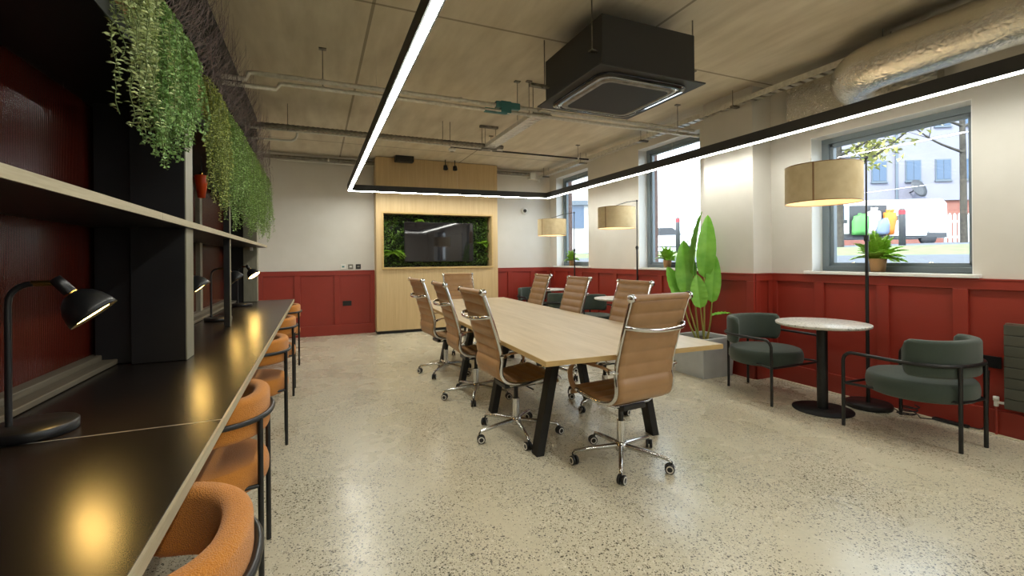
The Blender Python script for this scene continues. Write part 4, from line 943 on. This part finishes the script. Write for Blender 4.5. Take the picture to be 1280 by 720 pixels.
def tree(lab, u, d, z, H, seed, leaves, nl=260):
    r = random.Random(seed); t = thing('street_tree', lab, 'tree', W(u, d, z), 0, 'street trees'); b = MB(); lf = MB(); tips = []
    b.tube([(0,0,-.2),(.03,.02,H*.4),(-.02,.03,H*.75),(.05,0,H)], [.10,.085,.06,.025], 10)
    for k in range(13):
        z0 = H*(.38+.58*r.random()); a = ang + pi*(1 if r.random() < (.2 if leaves else .75) else 0) + r.uniform(-.9,.9); l = r.uniform(.8,2.2)*(1.2-z0/H*.6)
        p = V((0,0,z0)); e = p + V((cos(a)*l, sin(a)*l, l*.7)); mid = (p+e)/2 + V((0,0,-.15)); b.tube(smooth_path([p, mid, e], 4), [.05,.045,.04,.035,.03,.025,.02,.016,.012], 6)
        for q in range(4):
            s = mid.lerp(e, r.random()); f = s + V((r.uniform(-.5,.5), r.uniform(-.5,.5), r.uniform(.1,.6))); b.tube([s, f], [.014,.005], 5); tips += [f, s]
    obj('branches', b, M['bark'], t)
    if leaves:
        for k in range(nl):
            s = r.choice(tips) + V((r.gauss(0,.25), r.gauss(0,.25), r.gauss(0,.2))); leaf_quad(lf, s, V((r.uniform(-1,1), r.uniform(-1,1), r.uniform(-1,.4))), V((0,0,1)), .20, .13)
        obj('leaves', lf, M['blossom'], t)
tree('bare dark street tree at the right edge of the near window', 14.9, 15.0, 1.6, 8, 31, False)
tree('street tree with yellow green leaves at the left of the near window', 10.25, 14.2, 1.5, 5.6, 32, True, nl=1500)
# parked car for the far windows
t = thing('parked_car', 'pale car parked outside the middle window', 'car', W(8.2, 25, 1.66), ang)
b = MB(); prism(b, [(-2.1,.25),(-2.15,.7),(-1.5,.85),(-.9,1.35),(.7,1.38),(1.4,.9),(2.1,.8),(2.15,.25)], 0, 1.7); obj('body', b, M['van_white'], t, .06, 3)
b = MB(); prism(b, [(-1.25,.88),(-.8,1.28),(.62,1.3),(1.15,.9)], -.01, 1.71); obj('windows', b, M['van_dark'], t)
for x in (-1.35, 1.35):
    b = MB(); b.lathe([(.001,-.1),(.2,-.1),(.31,-.09),(.32,0),(.31,.1),(.001,.1)], 24, m=Matrix.Translation((x,.1,.32)) @ Matrix.Rotation(R(90),4,'X')); obj('wheel', b, M['van_dark'], t)

# ------------------------------------------------------------------ light, world, camera
w = bpy.data.worlds.new('sky'); sc.world = w; w.use_nodes = True; nt = w.node_tree
bg = nt.nodes['Background']; sk = nt.nodes.new('ShaderNodeTexSky'); sk.sky_type = 'HOSEK_WILKIE'; sk.turbidity = 6; sk.sun_direction = (-.6, -.3, .74)
mxn = nt.nodes.new('ShaderNodeMix'); mxn.data_type = 'RGBA'; mxn.inputs[0].default_value = .7; mxn.inputs[7].default_value = (.80, .90, 1.0, 1)
nt.links.new(sk.outputs[0], mxn.inputs[6]); nt.links.new(mxn.outputs[2], bg.inputs[0]); bg.inputs[1].default_value = 7.0
sl = bpy.data.lights.new('sun', 'SUN'); sl.energy = 6.0; sl.angle = R(2); sl.color = (1, .96, .9)
so = bpy.data.objects.new('sun', sl); C.objects.link(so); so.rotation_euler = V((.62, .28, -.72)).to_track_quat('-Z', 'Y').to_euler()

f = 569.0; yaw = math.atan(244/f); roll = R(.5)
fwd = V((sin(yaw), cos(yaw), 0)); r0 = V((cos(yaw), -sin(yaw), 0)); u0 = V((0,0,1))
rt3 = r0*cos(roll) - u0*sin(roll); up3 = r0*sin(roll) + u0*cos(roll)
cd = bpy.data.cameras.new('camera'); cd.sensor_width = 36; cd.lens = f/1280*36; cd.shift_y = -(360-323.9)/1280; cd.clip_start = .05; cd.clip_end = 300
co = bpy.data.objects.new('camera', cd); C.objects.link(co)
mw = Matrix((rt3, up3, -fwd)).transposed().to_4x4(); mw.translation = (0,0,1.31); co.matrix_world = mw; sc.camera = co

vs_ = sc.view_settings; vs_.view_transform = 'Standard'; vs_.look = 'None'; vs_.gamma = 1; vs_.exposure = 0.32; vs_.use_curve_mapping = False
cy = sc.cycles; cy.max_bounces = 8; cy.diffuse_bounces = 5; cy.glossy_bounces = 4; cy.transparent_max_bounces = 12; cy.caustics_reflective = False; cy.caustics_refractive = False
cy.sample_clamp_indirect = 6; cy.use_denoising = True
